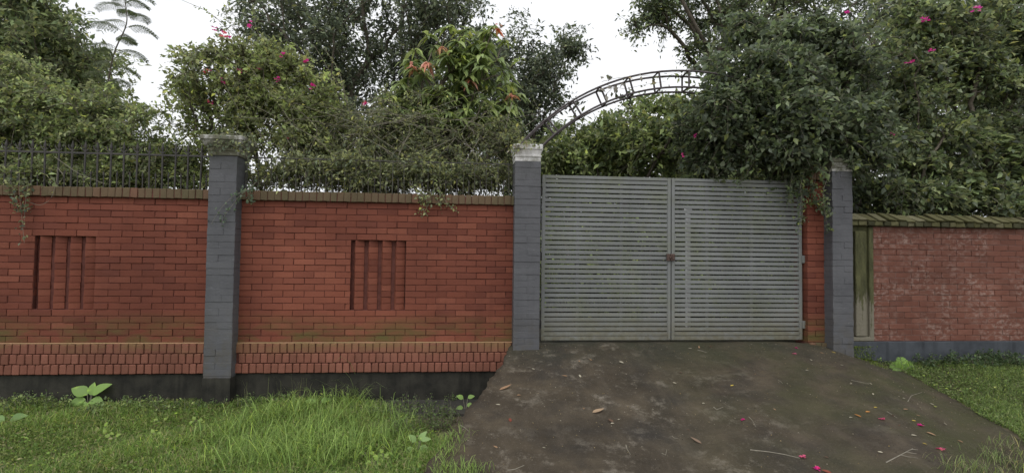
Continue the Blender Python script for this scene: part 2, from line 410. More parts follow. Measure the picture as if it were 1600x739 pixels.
HC, LB, JT = .0768, .243, .0068
def panel(x0, x1, label, niche_x, run=None, group=None):
    root = thing('brick_wall', label, 'wall', ((x0+x1)/2, .12, -.36))
    xr0 = run if run is not None else x0
    nx0, nx1 = niche_x; nz0, nz1 = .36+5*HC, .36+16*HC
    mb = MB()
    mb.box(xr0, nx0-.002, .010, .25, -.0, 2.05); mb.box(nx1+.002, x1, .010, .25, -.0, 2.05)
    mb.box(nx0-.002, nx1+.002, .010, .25, -.0, nz0-.002); mb.box(nx0-.002, nx1+.002, .010, .25, nz1+.002, 2.05)
    mb.box(nx0-.002, nx1+.002, .06, .25, nz0-.002, nz1+.002)
    obj('mortar_core', mb.mesh('mortar_core'), M['mortar'], root)
    pl = MB(); pl.box(xr0, x1, -.022, .27, -.75, -.004)
    obj('plinth', pl.mesh('plinth'), M['plinth'], root)
    for p, q, z, r in courses(x0, x1, .36, 22, HC, LB, (nx0, nx1, 5, 16), random.uniform(-.1, .1)):
        put_brick(root, M['brick'], (p+q)/2, .035, z+HC/2, round((q-p-JT)/.004)*.004, .07, HC-JT)
    # dog-tooth bricks set at an angle in the recess
    pitch = (nx1-nx0)/4
    for r in range(11):
        for k in range(4):
            a = math.radians(24+random.uniform(-1.5, 1.5)); w, d = .106, .13
            fx, fy = nx0+pitch*k+.054, .006                     # front-left corner
            c, s = math.cos(a), math.sin(a)
            cx = fx + (w/2)*c - (d/2)*s; cy = fy + (w/2)*s + (d/2)*c
            put_brick(root, M['brick'], cx, cy, nz0+r*HC+HC/2, w, d, HC-JT*.8, rz=a)
    if run is not None: joined('brickwork', courses(run, x0, .36, 22, HC, LB), HC, JT, .0, .07, M['brickrun'], root)
    # three rows of bricks on edge at the foot
    bc = MB(); bc.box(xr0, x1, -.030, .012, .004, .348)
    bc = obj('base_course', bc.mesh('base_course'), M['mortar'], root)
    lg = MB(); lg.box(xr0, x1, -.040, .010, .351, .362, .004)
    obj('ledge', lg.mesh('ledge'), M['ledge'], root)
    for r in range(3):
        x = x0+(.04 if r == 1 else 0)+random.uniform(0, .02); cells = []
        while x < x1-.03:
            w = .0835+random.uniform(-.003, .003); q = min(x+w, x1)
            put_brick(bc, M['rowlock'], (x+q)/2, -.020-(2-r)*.004, .062+r*.1165, round((q-x-.009)/.003)*.003, .055, .1085, 'rowlock_brick', 0, .006, .0025, .018)
            x = q
    if run is not None:
        for r in range(3): joined('rowlock_brickwork', [(run+i*.0835, run+(i+1)*.0835, .004+r*.1165, 0) for i in range(int((x0-run)/.0835))], .1165, .009, -.045, .05, M['brickrun'], bc)
    cp = MB(); cp.box(xr0, x1, -.034, .27, 2.052, 2.150)
    cp = obj('coping', cp.mesh('coping'), M['mortar'], root)
    x = x0
    while x < x1-.03:
        w = .081+random.uniform(-.003, .003); q = min(x+w, x1)
        put_brick(cp, M['coping'], (x+q)/2, .115, 2.107, round((q-x-.006)/.003)*.003, .315, .112, 'coping_brick', 0, .005, .003, .012)
        x = q
    if run is not None: joined('coping_brickwork', [(run+i*.081, run+(i+1)*.081, 2.052, 0) for i in range(int((x0-run)/.081))], .112, .006, -.042, .315, M['coping'], cp)
    return root
PL, PG, PR = (-2.95, -2.64), (.622, .942), (4.731, 5.008)      # the three grey pillars
panel(-5.75, PL[0]+.02, 'red brick wall panel ending at the vine-draped grey pillar, with a ribbed recess', (-4.925, -4.265), -10.0)
panel(PL[1]-.02, PG[0]+.02, 'red brick wall panel between two grey pillars, with a ribbed recess and iron fence above', (-1.35, -.695))

def pillar(x0, x1, ztop, zbot, label, rows_from=0.0):
    root = thing('gate_pillar', label, 'pillar', ((x0+x1)/2, -.01, zbot), 'grey pillars of the boundary wall')
    y0, y1 = -.17, .15
    mb = MB(); mb.box(x0+.004, x1-.004, y0+.004, y1-.004, zbot, ztop-.002)
    obj('core', mb.mesh('core'), M['grey'], root)
    n = round((ztop-rows_from)/HC); h = (ztop-rows_from)/n
    for r in range(n):
        z = rows_from+(r+.5)*h
        if r % 2:
            s = random.choice((.42, .5, .58)); xm = x0+(x1-x0)*s
            for a, b in ((x0, xm), (xm, x1)):
                put_brick(root, M['grey'], (a+b)/2, (y0+y1)/2, z, b-a-.001, y1-y0, h-.0015, 'brick', 0, .002, .0012, .003)
        else:
            for a, b in ((y0, -.01), (-.01, y1)):
                put_brick(root, M['grey'], (x0+x1)/2, (a+b)/2, z, x1-x0, b-a-.001, h-.0015, 'brick', 0, .002, .0012, .003)
    return root
p1 = pillar(*PL, 2.55, -.02, 'grey painted brick pillar draped with vine between the two red wall panels', 0)
mb = MB(); mb.box(PL[0]-.0, PL[1]+.0, -.185, .15, -.75, -.021); obj('plinth', mb.mesh('plinth'), M['plinth'], p1)
p2 = pillar(*PG, 2.58, .10, 'slender grey painted brick pillar with clean white capital beside the slatted gate', .12)
p3 = pillar(*PR, 2.56, .10, 'grey painted brick pillar with shaded capital under the dark bougainvillea', .12)
def capital(root, x0, x1, prof, slab, m, ms):
    cx = (x0+x1)/2; hx, hy = (x1-x0)/2, .16
    mb = MB(); mb.loft([(hx+d, hy+d, z) for d, z in prof], cx, -.01)
    c = obj('capital', mb.mesh('capital'), m, root)
    d, z0, z1 = slab; mb = MB(); mb.box(cx-hx-d, cx+hx+d, -.01-hy-d, -.01+hy+d, z0, z1, .008)
    obj('cap_slab', mb.mesh('cap_slab'), ms, c)
capital(p1, *PL, [(-.004, 2.551), (.012, 2.553), (.012, 2.60), (.02, 2.605), (.02, 2.645), (.035, 2.652), (.055, 2.68), (.07, 2.72)], (.082, 2.722, 2.775), M['cap_dirty'], M['cap_dirty'])
capital(p2, *PG, [(-.01, 2.581), (-.004, 2.583), (-.004, 2.625), (.006, 2.64), (.006, 2.655), (-.006, 2.66), (.004, 2.69), (.014, 2.722)], (.022, 2.724, 2.79), M['cap_clean'], M['cap_clean'])
capital(p3, *PR, [(-.01, 2.561), (0, 2.563), (0, 2.60), (.012, 2.615), (.0, 2.62), (.012, 2.67)], (.022, 2.672, 2.73), M['cap_mid'], M['cap_dirty'])

# brick pier the gate hangs on
root = thing('brick_pier', 'narrow red brick pier between the right gate leaf and a grey pillar', 'pier', (4.62, .1, .3))
mb = MB(); mb.box(4.508, 4.735, .010, .30, .20, 2.455); obj('mortar_core', mb.mesh('mortar_core'), M['mortar'], root)
for r in range(28):
    z = .338+r*.0757+.038
    if r % 2: ed = [4.50, 4.62+random.uniform(-.02, .02), 4.738]
    else: ed = [4.50, 4.738]
    for a, b in zip(ed, ed[1:]): put_brick(root, M['brick'], (a+b)/2, .15, z, round((b-a-.006)/.004)*.004, .30, .0757-.006)
for k in range(3): put_brick(root, M['coping'], 4.545+k*.08, .02, .313, .074, .12, .048, 'base_brick')
for k in range(2): put_brick(root, M['coping'], 4.545+k*.125, .13, 2.545, .118, .36, .172, 'corbel_brick', 0, .006, .003)

# old wall on the right
root = thing('old_brick_wall', 'weathered pinkish brick wall with lichen coping and blue-grey plinth', 'wall', (7, .12, .1))
mb = MB(); mb.box(5.42, 14, .006, .25, .30, 1.87); obj('mortar_core', mb.mesh('mortar_core'), M['oldmortar'], root)
mb = MB(); mb.box(5.011, 14, -.035, .27, -.5, .352, .006); obj('plinth', mb.mesh('plinth'), M['rplinth'], root)
h2 = (1.867-.356)/20
for p, q, z, r in courses(5.42, 8.2, .356, 20, h2, .218):
    put_brick(root, M['oldbrick'], (p+q)/2, .035, z+h2/2, round((q-p-.007)/.004)*.004, .07, h2-.007)
joined('brickwork', courses(8.2, 14, .356, 20, h2, .218), h2, .007, 0, .07, M['oldstuff'], root)
cp = MB(); cp.box(5.03, 14, -.045, .29, 1.871, 1.94); cp = obj('coping', cp.mesh('coping'), M['copingdark'], root)
bm = bmesh.new()                                     # slanting top bricks: skewed blocks on the slope
w, sk = .112, .055
for dz in (0, .045):
    for dx, t in ((0, 0), (w, 0), (w+sk*-1.6, 1), (-sk*1.6, 1)):
        bm.verts.new((dx-w/2, -.055+t*.13-dz*.75, t*.088+dz*.5))
bmesh.ops.convex_hull(bm, input=bm.verts[:]); bmesh.ops.bevel(bm, geom=bm.edges[:], offset=.006, segments=1, affect='EDGES')
slant = bmmesh('slanted_coping_brick', bm)
x = 5.10
while x < 8.9:
    obj('slanted_coping_brick', slant, M['rightcoping'], cp, (x, random.uniform(-.008, .008), 1.93+random.uniform(-.012, .008)), (random.uniform(-.1, .1), random.uniform(-.09, .09), random.uniform(-.14, .14)))
    x += .137+random.uniform(-.006, .006)
x = 5.10
while x < 8.9:
    w = random.choice((.105, .12, .135)); put_brick(cp, M['copingdark'] if random.random() < .6 else M['rightcoping'], x, -.03, 1.903, w-.01, .07, .062, 'coping_brick', 0, .008, .005, .03); x += w
mb = MB(); mb.loft([(.0001, .13, 1.94), (.0001, .13, 1.9401)], 0, 0)
tp = MB(); tp.box(5.03, 14, .06, .29, 1.942, 2.022, .01); obj('coping_top', tp.mesh('coping_top'), M['copingdark'], cp)
pi = thing('plaster_pilaster', 'mossy blackened plaster pilaster with peeling patch beside the right grey pillar', 'pilaster', (5.25, 0, .35))
mb = MB(); mb.box(5.012, 5.418, .02, .26, .353, 1.868); obj('shaft', mb.mesh('shaft'), M['pilaster'], pi)
mb = MB(); mb.box(5.15, 5.30, -.03, .03, .42, 1.80, .008); obj('raised_panel', mb.mesh('raised_panel'), M['pilaster'], pi)
mb = MB(); mb.box(5.352, 5.416, -.018, .03, .355, 1.862, .008); obj('edge_strip', mb.mesh('edge_strip'), M['pilaster'], pi)
mb = MB(); mb.box(5.10, 5.36, -.028, .03, .356, .41, .008); obj('foot', mb.mesh('foot'), M['pilaster'], pi)

# ------------------------------------------------------------------ gate
GY = .10
gTL, gBL, gTM, gTR, gBR = W(845.5, 274, GY), W(846.5, 535, GY), W(1048, 279, GY), W(1250.5, 283, GY), W(1253, 532, GY)
gx0, gx1, gxm = float((gTL[0]+gBL[0])/2), float((gTR[0]+gBR[0])/2), float(gTM[0])
gz0, gz1 = .362, 2.455
def leaf_gate(x0, x1, label, side):
    r = thing('gate_leaf', label, 'gate', ((x0+x1)/2, GY, gz0))
    sw, t = .042, .045
    for a in (x0, x1-sw): obj('stile', bevel_box(sw, t, gz1-gz0, .003), M['gate'], r, (a+sw/2, GY, (gz0+gz1)/2))
    for z in (gz0+.025, gz1-.02): obj('rail', bevel_box(x1-x0-2*sw-.002, t-.004, .05 if z < 1 else .04, .003), M['gate'], r, ((x0+x1)/2, GY, z))
    z0, z1 = gz0+.050, gz1-.040; n = 33; p = (z1-z0)/n
    for i in range(n):
        obj('slat', bevel_box(x1-x0-2*sw+.004, .026, p-.0162, .002, .0006, i % 3), M['gate'], r,
            ((x0+x1)/2, GY+random.uniform(-.003, .003), z0+(i+.5)*p+random.uniform(-.0012, .0012)), (random.uniform(-.05, .05), random.uniform(-.0012, .0012), 0))
    for k in (.28, .62): obj('back_brace', bevel_box(.03, .03, gz1-gz0-.1, .003), M['gate'], r, (x0+(x1-x0)*k, GY+.032, (gz0+gz1)/2))
    return r
g1 = leaf_gate(gx0, gxm-.006, 'left leaf of grey slatted metal gate beside the white-capped pillar', -1)
g2 = leaf_gate(gxm+.006, gx1, 'right leaf of grey slatted metal gate beside the narrow brick pier', 1)
lp = W(1048, 402, GY-.03)
obj('latch', MB().box(-.055, -.012, -.02, .012, -.045, .045, .004).box(-.03, -.008, -.035, -.018, -.012, .014, .003).mesh('latch'), M['latch'], g1, (lp[0], GY-.03, lp[2]))
obj('latch', MB().box(-.004, .05, -.02, .012, -.045, .045, .004).box(.012, .034, -.036, -.018, -.03, .03, .003).mesh('latch'), M['latch'], g2, (lp[0], GY-.03, lp[2]))
for z in (.56, 1.42, 2.25):
    obj('hinge', MB().box(-.012, .05, -.022, .02, -.05, .05, .004).mesh('hinge'), M['gate'], g2, (gx1+.005, GY-.02, z))
    obj('hinge', MB().box(-.05, .012, -.02, .02, -.05, .05, .004).mesh('hinge'), M['iron'], g1, (gx0-.005, GY+.02, z))
pw = W(1075, 330, 1.4)
r = thing('pale_post', 'pale slender post glimpsed through the right gate leaf', 'post', (pw[0], 1.4, .3))
obj('shaft', MB().box(-.032, .032, -.032, .032, 0, 1.85, .008).mesh('shaft'), M['post'], r, (pw[0], 1.4, .3))
obj('cap', MB().loft([(.045, .045, 1.852), (.045, .045, 1.89), (.02, .02, 1.93)], 0, 0).mesh('cap'), M['post'], r, (pw[0], 1.4, .3))

# ------------------------------------------------------------------ iron fences on the wall
def spear_bar(ht):
    L = [(np.array([[0, 0, 0], [0, 0, ht*.5], [0, 0, ht]]), [.011]*3), (np.array([[0, 0, ht], [0, 0, ht+.025], [0, 0, ht+.10]]), [.011, .019, .001])]
    for s in (-1, 1): L.append((np.array([[0, 0, ht-.03], [s*.025, 0, ht-.012], [s*.045, 0, ht+.02], [s*.05, 0, ht+.05]]), [.008, .008, .006, .002]))
    return tube_mesh('spear_bar', L, 6)
sp_t = spear_bar(.47)
def short_bar(ht): return tube_mesh('short_bar', [(np.array([[0, 0, 0], [0, 0, ht]]), [.007, .007]), (np.array([[0, 0, ht], [0, 0, ht+.015], [0, 0, ht+.06]]), [.008, .013, .001])], 6)
sp_s = short_bar(.16); sp_p = tube_mesh('plain_bar', [(np.array([[0, 0, 0], [0, 0, .43]]), [.006, .006])], 6)
def fence(x0, x1, label, spear):
    r = thing('iron_fence', label, 'fence', ((x0+x1)/2, .05, 2.15))
    obj('rail', bevel_box(x1-x0, .012, .022 if spear else .013, .002), M['iron'], r, ((x0+x1)/2, .05, 2.572))
    x = x1-.05; k = 0
    while x > x0:
        obj('bar', sp_t if spear else sp_p, M['iron'] if spear else M['oldiron'], r, (x, .05, 2.15), (0, random.uniform(-.025, .025), 0))
        if x-.073 > x0: obj('short_bar', sp_s, M['iron'], r, (x-.073, .05, 2.15), (0, random.uniform(-.02, .02), 0))
        x -= .145
    return r
fence(-7.5, PL[0], 'black iron fence with spear tips on the wall panel left of the vine-draped pillar', True)
fence(PL[1], PG[0], 'black iron fence of plain bars on the wall panel between two grey pillars', False)

# ------------------------------------------------------------------ arched trellis over the gate
ar = thing('trellis_arch', 'rusty steel ladder arch spanning the gate between two grey pillars', 'arch', (2.85, 0, 2.78))
def arc(Rr, y, a0, a1, n=36):
    A = np.linspace(a0, a1, n); return np.stack([2.85+Rr*np.cos(A), np.full(n, y), 1.0+Rr*np.sin(A)], -1)
for Rr in (2.81, 2.60):
    a = math.asin((2.76-1.0)/Rr)
    for y in (-.10, .12): obj('rail', tube_mesh('rail', [(arc(Rr, y, math.pi-a, a), np.full(36, .0135))], 6), M['rust'], ar)
a0 = math.asin(1.76/2.6)
for k in range(11):
    A = math.pi-(a0+.12)-(k/10)*(math.pi-2*a0-.24); c, s = math.cos(A), math.sin(A)
    for y in (-.10, .12):
        obj('rung', tube_mesh('rung', [(np.array([[2.85+R_*c, y, 1+R_*s] for R_ in (2.60, 2.81)]), [.0125, .0125])], 6), M['rust'], ar)
    for R_ in (2.60, 2.81):
        obj('cross_bar', tube_mesh('cross_bar', [(np.array([[2.85+R_*c, y, 1+R_*s] for y in (-.10, .12)]), [.011, .011])], 6), M['rust'], ar)

# ------------------------------------------------------------------ plants
def unit(v): return v/(np.linalg.norm(v, axis=-1, keepdims=True)+1e-9)
def leaf_arrays(P, D, Nn, Ln, wr, cols, fold=.25, droop=0.0):
    """diamond leaves folded along the midrib"""
    n = len(P); D = unit(D); S = unit(np.cross(D, Nn)); U = np.cross(S, D); L = Ln[:, None]; Wd = L*wr
    tip = P+D*L-U*L*droop
    mid = P+D*L*.42
    V = np.stack([P, mid+S*Wd*.5+U*Wd*fold, tip, mid-S*Wd*.5+U*Wd*fold], 1).reshape(-1, 3)
    i = np.arange(n)[:, None]*4
    F = np.concatenate([i+np.array([[0, 1, 2]]), i+np.array([[0, 2, 3]])], 1).reshape(-1, 3)
    return V, F, np.repeat(cols, 4, 0)
def long_leaf_arrays(P, D, Ln, wr, cols, droop=.5):
    """long leaf of three segments bending down: 8 verts"""
    n = len(P); D = unit(D); S = unit(np.cross(D, np.tile([[0, 0, 1.]], (n, 1))) + rng.normal(0, .25, (n, 3))); L = Ln[:, None]
    Vs = []
    for t, w in ((0, .15), (.3, 1), (.68, .85), (1, .04)):
        c = P+D*L*t; c[:, 2] -= (L[:, 0]*droop*t*t)
        Vs += [c+S*L*wr*w*.5, c-S*L*wr*w*.5]
    V = np.stack(Vs, 1).reshape(-1, 3); i = np.arange(n)[:, None]*8
    F = np.concatenate([i+np.array([[k, k+1, k+3, k+2]]) for k in (0, 2, 4)], 1).reshape(-1, 4)
    return V, F, np.repeat(cols, 8, 0)
def pick(palette, n, jit=.22, weights=None):
    pal = np.array(palette); idx = rng.choice(len(pal), n, p=weights)
    c = pal[idx]*(1+rng.normal(0, jit, (n, 1))); c = np.where(rng.random((n, 1)) < .06, c*np.array([[1.7, 1.55, 1.1]]), c)*1.68; return np.clip(c, .004, .8)
def sample_blobs(blobs, n0, gap=.30):
    n = int(n0/(1-gap))
    P = _sample_blobs(blobs, n); k = 2*math.pi/np.array([.85, .7, .6]); ph = rng.random(6)*6.28
    v = np.sin(P[:, 0]*k[0]+ph[0]+1.5*np.sin(P[:, 2]*4+ph[3]))+np.sin(P[:, 1]*k[1]+ph[1])*.6+np.sin(P[:, 2]*k[2]+ph[2]+1.5*np.sin(P[:, 0]*3.3+ph[4]))
    v += rng.normal(0, .55, n); return P[np.argsort(-v)[:n0]]
def _sample_blobs(blobs, n):
    """blob: (px, py, rx_px, ry_px, Y, ry_m, weight)"""
    wts = np.array([b[6] if len(b) > 6 else b[2]*b[3] for b in blobs], float); wts /= wts.sum()
    k = rng.choice(len(blobs), n, p=wts); out = np.zeros((n, 3))
    for i, b in enumerate(blobs):
        m = np.where(k == i)[0]
        c = W(b[0], b[1], b[4]); sc = 1/ppm(b[4])
        d = unit(rng.normal(0, 1, (len(m), 3)))*(rng.random((len(m), 1))**.42)*np.where(rng.random((len(m), 1)) < .14, 1.32, 1)
        out[m] = c+d*np.array([b[2]*sc, b[5], b[3]*sc])
    return out
def skeleton(bases, P, alpha=.55):
    """joins clump points to the bases, near ones first; returns nodes and parents"""
    base = np.array(bases); dist = np.min(np.linalg.norm(P[:, None]-base[None], axis=2), axis=1)
    P = P[np.argsort(dist)]
    nodes = list(base); par = [-1]*len(base); plen = [0.0]*len(base)
    for p in P:
        A = np.array(nodes); d = np.linalg.norm(A-p, axis=1); c = d+alpha*np.array(plen)
        c = c+np.where(A[:, 2] > p[2]+.15, .25, 0)
        j = int(np.argmin(c)); nodes.append(p); par.append(j); plen.append(plen[j]+d[j])
    return np.array(nodes), np.array(par)
def branch_lines(nodes, par, rmin, rexp=.5, wob=.06, rmax=.2):
    n = len(nodes); cnt = np.ones(n)
    for i in range(n-1, -1, -1):
        if par[i] >= 0: cnt[par[i]] += cnt[i]
    rad = np.minimum(rmin*cnt**rexp, rmax); L = []
    for i in range(n):
        j = par[i]
        if j < 0: continue
        a, b = nodes[j], nodes[i]; ln = np.linalg.norm(b-a); k = max(3, int(ln/.25)+2)
        t = np.linspace(0, 1, k)[:, None]; off = rng.normal(0, wob*ln, (1, 3))*np.sin(t*math.pi)
        off[:, 2] += .08*ln*np.sin(t[:, 0]*math.pi)
        r0 = min(rad[j], rad[i]*1.35)
        L.append((a+(b-a)*t+off, np.linspace(r0, rad[i], k)))
    return L
def twig_leaves(P, per, tlen, lpt, lsize, wr, palette, up=.25, down=.3, spread=.035, weights=None, outward=None, clumpjit=.18, jit=.2):
    """every clump point grows `per` twigs carrying `lpt` leaves; returns leaves and twig lines"""
    n = len(P); T = n*per
    B = np.repeat(P, per, 0); d = rng.normal(0, 1, (T, 3)); d[:, 2] = d[:, 2]*.7+up
    if outward is not None: d += np.repeat(unit(P-outward), per, 0)*.8
    d = unit(d); ln = tlen*rng.uniform(.5, 1.25, T)
    t = rng.random((T, lpt))**.7; pos = B[:, None]+d[:, None]*(ln[:, None]*t)[..., None]
    pos[..., 2] -= (down*ln[:, None]*t*t)
    pos += rng.normal(0, spread, pos.shape)
    ld = unit(d[:, None]*.7+rng.normal(0, .8, pos.shape)); ld[..., 2] -= .25
    nn = rng.normal(0, .55, pos.shape); nn[..., 2] += 1
    m = T*lpt; ccl = np.repeat(np.clip(1+rng.normal(0, clumpjit, (n, 1)), .45, 1.7), per*lpt, 0)
    col = pick(palette, m, jit, weights)*ccl
    Ln = lsize*rng.uniform(.45, 1.5, m)
    tt = np.array([0, .5, 1.]); tp = B[:, None]+d[:, None]*(ln[:, None]*tt)[..., None]; tp[..., 2] -= down*ln[:, None]*tt*tt
    lines = [(p, (.0035, .0028, .0015)) for p in tp]
    return leaf_arrays(pos.reshape(-1, 3), ld.reshape(-1, 3), nn.reshape(-1, 3), Ln, wr, col), lines
TRI = 0
def plant(name, label, cat, bases, blobs, clumps, per=6, tlen=.28, lpt=11, lsize=.055, wr=.55, palette=None, rmin=.004, rmax=.12,
          up=.25, down=.3, spread=.03, group=None, weights=None, m='leaf', twigs=True, extra=None, twigmat='twig', clumpjit=.18):
    P = sample_blobs(blobs, clumps)
    if extra is not None: P = np.concatenate([P, np.array(extra)])
    P[:, 2] = np.maximum(P[:, 2], .38)
    root = thing(name, label, cat, tuple(float(v) for v in bases[0]), group)
    nodes, par = skeleton(bases, P)
    own = np.arange(len(nodes))
    for i in range(len(nodes)):
        if par[i] >= 0: own[i] = own[par[i]]
    bl = branch_lines(nodes, par, rmin, .5, .07, rmax); kid = [own[i] for i in range(len(nodes)) if par[i] >= 0]
    for b_ in sorted(set(kid)):
        obj('trunk' if cat == 'tree' else 'stem', tube_mesh('branches', [l for l, o_ in zip(bl, kid) if o_ == b_], 5), M['bark'], root)
    (V, F, col), lines = twig_leaves(P, per, tlen, lpt, lsize, wr, palette, up, down, spread, weights, clumpjit=clumpjit)
    if twigs: obj('twigs', tube_mesh('twigs', lines, 3), M[twigmat], root)
    obj('crown', npmesh('crown', V, F, False, col), M[m], root, kind='stuff')
    return root, P

fs_n = 24
def canes(root, list_of_pts, lsize, palette, n_leaf, rad=.006, leafy=1.0, m='leaf', wr=.55):
    """long shoots (world points) with leaves along them"""
    lines, PP, DD = [], [], []
    for pts in list_of_pts:
        pts = np.array(pts); k = np.arange(len(pts)); t = np.linspace(0, len(pts)-1, 24)
        c = np.stack([np.interp(t, k, pts[:, i]) for i in range(3)], -1)
        for _ in range(3): c[1:-1] = (c[:-2]+2*c[1:-1]+c[2:])/4
        lines.append((c, np.linspace(rad, rad*.35, 24)))
        s = rng.integers(4, 24, int(n_leaf*leafy)); PP.append(c[s]+rng.normal(0, .018, (len(s), 3))); DD.append(rng.normal(0, 1, (len(s), 3)))
    for l_ in lines: obj('cane', tube_mesh('cane', [l_], 4), M['twig'], root)
    P = np.concatenate(PP); D = np.concatenate(DD); nn = rng.normal(0, .5, P.shape); nn[:, 2] += 1
    V, F, col = leaf_arrays(P, D, nn, lsize*rng.uniform(.6, 1.3, len(P)), wr, pick(palette, len(P)))
    obj('cane_leaves', npmesh('cane_leaves', V, F, False, col), M[m], root, kind='stuff')

PINK = [(.42, .03, .17), (.48, .05, .22), (.38, .03, .16)]
REDP = [(.50, .07, .09), (.55, .10, .12)]
def blossom(parent, p, size=.05, pal=PINK, n=5):
    size = size*.8
    PP, DD = [], []
    for i in range(n):
        c = rng.normal(0, size*.45, 3)
        for k in range(3):
            a = k*2.1+rng.random(); PP.append(c); DD.append((math.cos(a), math.sin(a)*.8, .5))
    PP, DD = np.array(PP), np.array(DD); nn = rng.normal(0, .6, PP.shape); nn[:, 2] += .6
    V, F, col = leaf_arrays(PP, DD, nn, size*.75*rng.uniform(.8, 1.2, len(PP)), .8, pick(pal, len(PP), .15))
    return obj('flower_cluster', npmesh('flower_cluster', V, F, False, col), M['petal'], parent, tuple(float(v) for v in p))

OLIVE = [(.150, .168, .080), (.122, .140, .067), (.188, .206, .088), (.10, .115, .062)]
MIDG = [(.088, .120, .056), (.113, .148, .064), (.068, .092, .049), (.148, .176, .07)]
DARK = [(.062, .080, .050), (.086, .106, .064), (.049, .063, .043), (.110, .132, .075)]
LIGHT = [(.20, .252, .088), (.155, .200, .076), (.255, .305, .095), (.125, .164, .068)]
IN = .29
def foot(px, Y): p = W(px, 400, Y); return np.array([p[0], Y, IN])
def B(px, py, rx, ry, Y, d, w=None): return (px, py, rx, ry, Y, d) if w is None else (px, py, rx, ry, Y, d, w)

# -- trees at the back first
plant('evergreen_tree', 'tall dark evergreen tree filling the sky behind the middle wall panel', 'tree', [foot(600, 4.2), foot(610, 4.25)],
      [B(600, 50, 130, 100, 4.2, 1.3), B(480, 90, 90, 100, 4.4, 1.1), B(700, 90, 90, 120, 4.0, 1.2), B(560, 190, 130, 80, 4.2, 1.1), B(700, 220, 100, 70, 4.2, 1.0),
       B(430, 30, 60, 60, 4.6, .8), B(600, -90, 140, 70, 4.2, 1.2), B(770, 150, 50, 80, 4.0, .8)],
      560, 7, .50, 14, .095, .42, DARK, .007, .17, .25, .35, .06, m='glossleaf', twigs=True, twigmat='bark', clumpjit=.3)
plant('round_crowned_tree', 'dark tree with ragged outline standing behind the white-capped pillar', 'tree', [foot(835, 5.0)],
      [B(850, 110, 50, 55, 5.0, .8), B(825, 165, 60, 60, 5.0, .8), B(880, 90, 32, 40, 5.0, .5), B(800, 90, 40, 60, 5.2, .6), B(840, 230, 50, 50, 5, .7)],
      150, 7, .42, 12, .10, .42, DARK, .007, .12, .3, .3, .05, m='glossleaf', twigmat='bark', clumpjit=.25)
plant('shade_tree', 'broad green tree behind the shrub at the spear-tipped fence', 'tree', [foot(-20, 3.6)],
      [B(20, 70, 110, 80, 3.6, 1.2), B(95, 90, 60, 70, 3.4, .8), B(110, 130, 45, 50, 3.3, .7), B(-90, 60, 110, 110, 3.8, 1.2), B(40, -20, 50, 60, 3.6, .9), B(0, 180, 90, 70, 3.4, .9)],
      400, 7, .45, 14, .10, .45, MIDG+LIGHT[3:]+OLIVE[:2], .007, .15, .2, .4, .05, twigmat='bark', clumpjit=.28)
plant('spreading_tree', 'loose tree with bare limbs showing sky behind the arch', 'tree', [foot(1290, 3.2)],
      [B(1030, 15, 40, 22, 3.2, .5, 1600), B(1010, 42, 42, 12, 3.1, .4, 900), B(1110, 30, 60, 40, 3.2, .6), B(1190, 20, 70, 45, 3.2, .8), B(1080, -30, 80, 40, 3.2, .8), B(1260, -20, 90, 60, 3.2, .8), B(1110, 85, 45, 30, 3.0, .5, 1300)],
      270, 6, .36, 10, .085, .42, DARK+MIDG, .008, .13, .3, .3, .045, twigmat='bark', clumpjit=.22)
plant('tall_backdrop_tree', 'tall dark tree behind the climbing shrub over the old brick wall', 'tree', [foot(1450, 4.5)],
      [B(1360, 20, 110, 90, 4.5, 1.0), B(1500, 20, 130, 100, 4.5, 1.1), B(1620, 80, 100, 120, 4.5, 1.1), B(1430, 150, 120, 90, 4.4, 1.0), B(1580, 220, 110, 90, 4.4, 1.0), B(1320, 210, 80, 80, 4.3, .9), B(1720, 100, 110, 140, 4.5, 1.0)],
      340, 7, .5, 13, .10, .45, DARK, .008, .18, .2, .35, .06, m='glossleaf', twigmat='bark', clumpjit=.28)
plant('garden_bush', 'light green garden bush seen above the slatted gate', 'bush', [foot(930, 3.0), foot(1000, 3.1), foot(880, 3.1)],
      [B(890, 240, 42, 48, 3.0, .5, 3500), B(945, 228, 50, 45, 3.0, .6, 4000), B(1005, 235, 45, 45, 2.7, .5, 4500), B(1055, 205, 45, 55, 2.6, .5, 4500), B(1000, 175, 30, 16, 3.2, .4, 700), B(960, 330, 120, 70, 3.2, .6), B(1080, 330, 80, 80, 3.2, .6), B(1180, 330, 90, 90, 3.2, .6), B(900, 430, 80, 60, 3.2, .5), B(1060, 440, 120, 60, 3.2, .5), B(1190, 440, 70, 60, 3.2, .5)],
      560, 7, .36, 12, .11, .48, LIGHT[:2]+MIDG+OLIVE[:2], .006, .05, .35, .3, .05, clumpjit=.25)

plant('garden_hedge', 'dense dark garden hedge behind the slatted gate', 'hedge', [foot(870, 5.5), foot(960, 5.5), foot(1050, 5.5), foot(1150, 5.5), foot(1240, 5.5)],
      [B(x, y, 70, 55, 5.5, .5) for x in (840, 920, 1000, 1080, 1160, 1240, 1310) for y in (300, 350, 400, 440)], 460, 8, .5, 14, .17, .5, DARK+MIDG[:2], .008, .05, .2, .3, .08, clumpjit=.25)

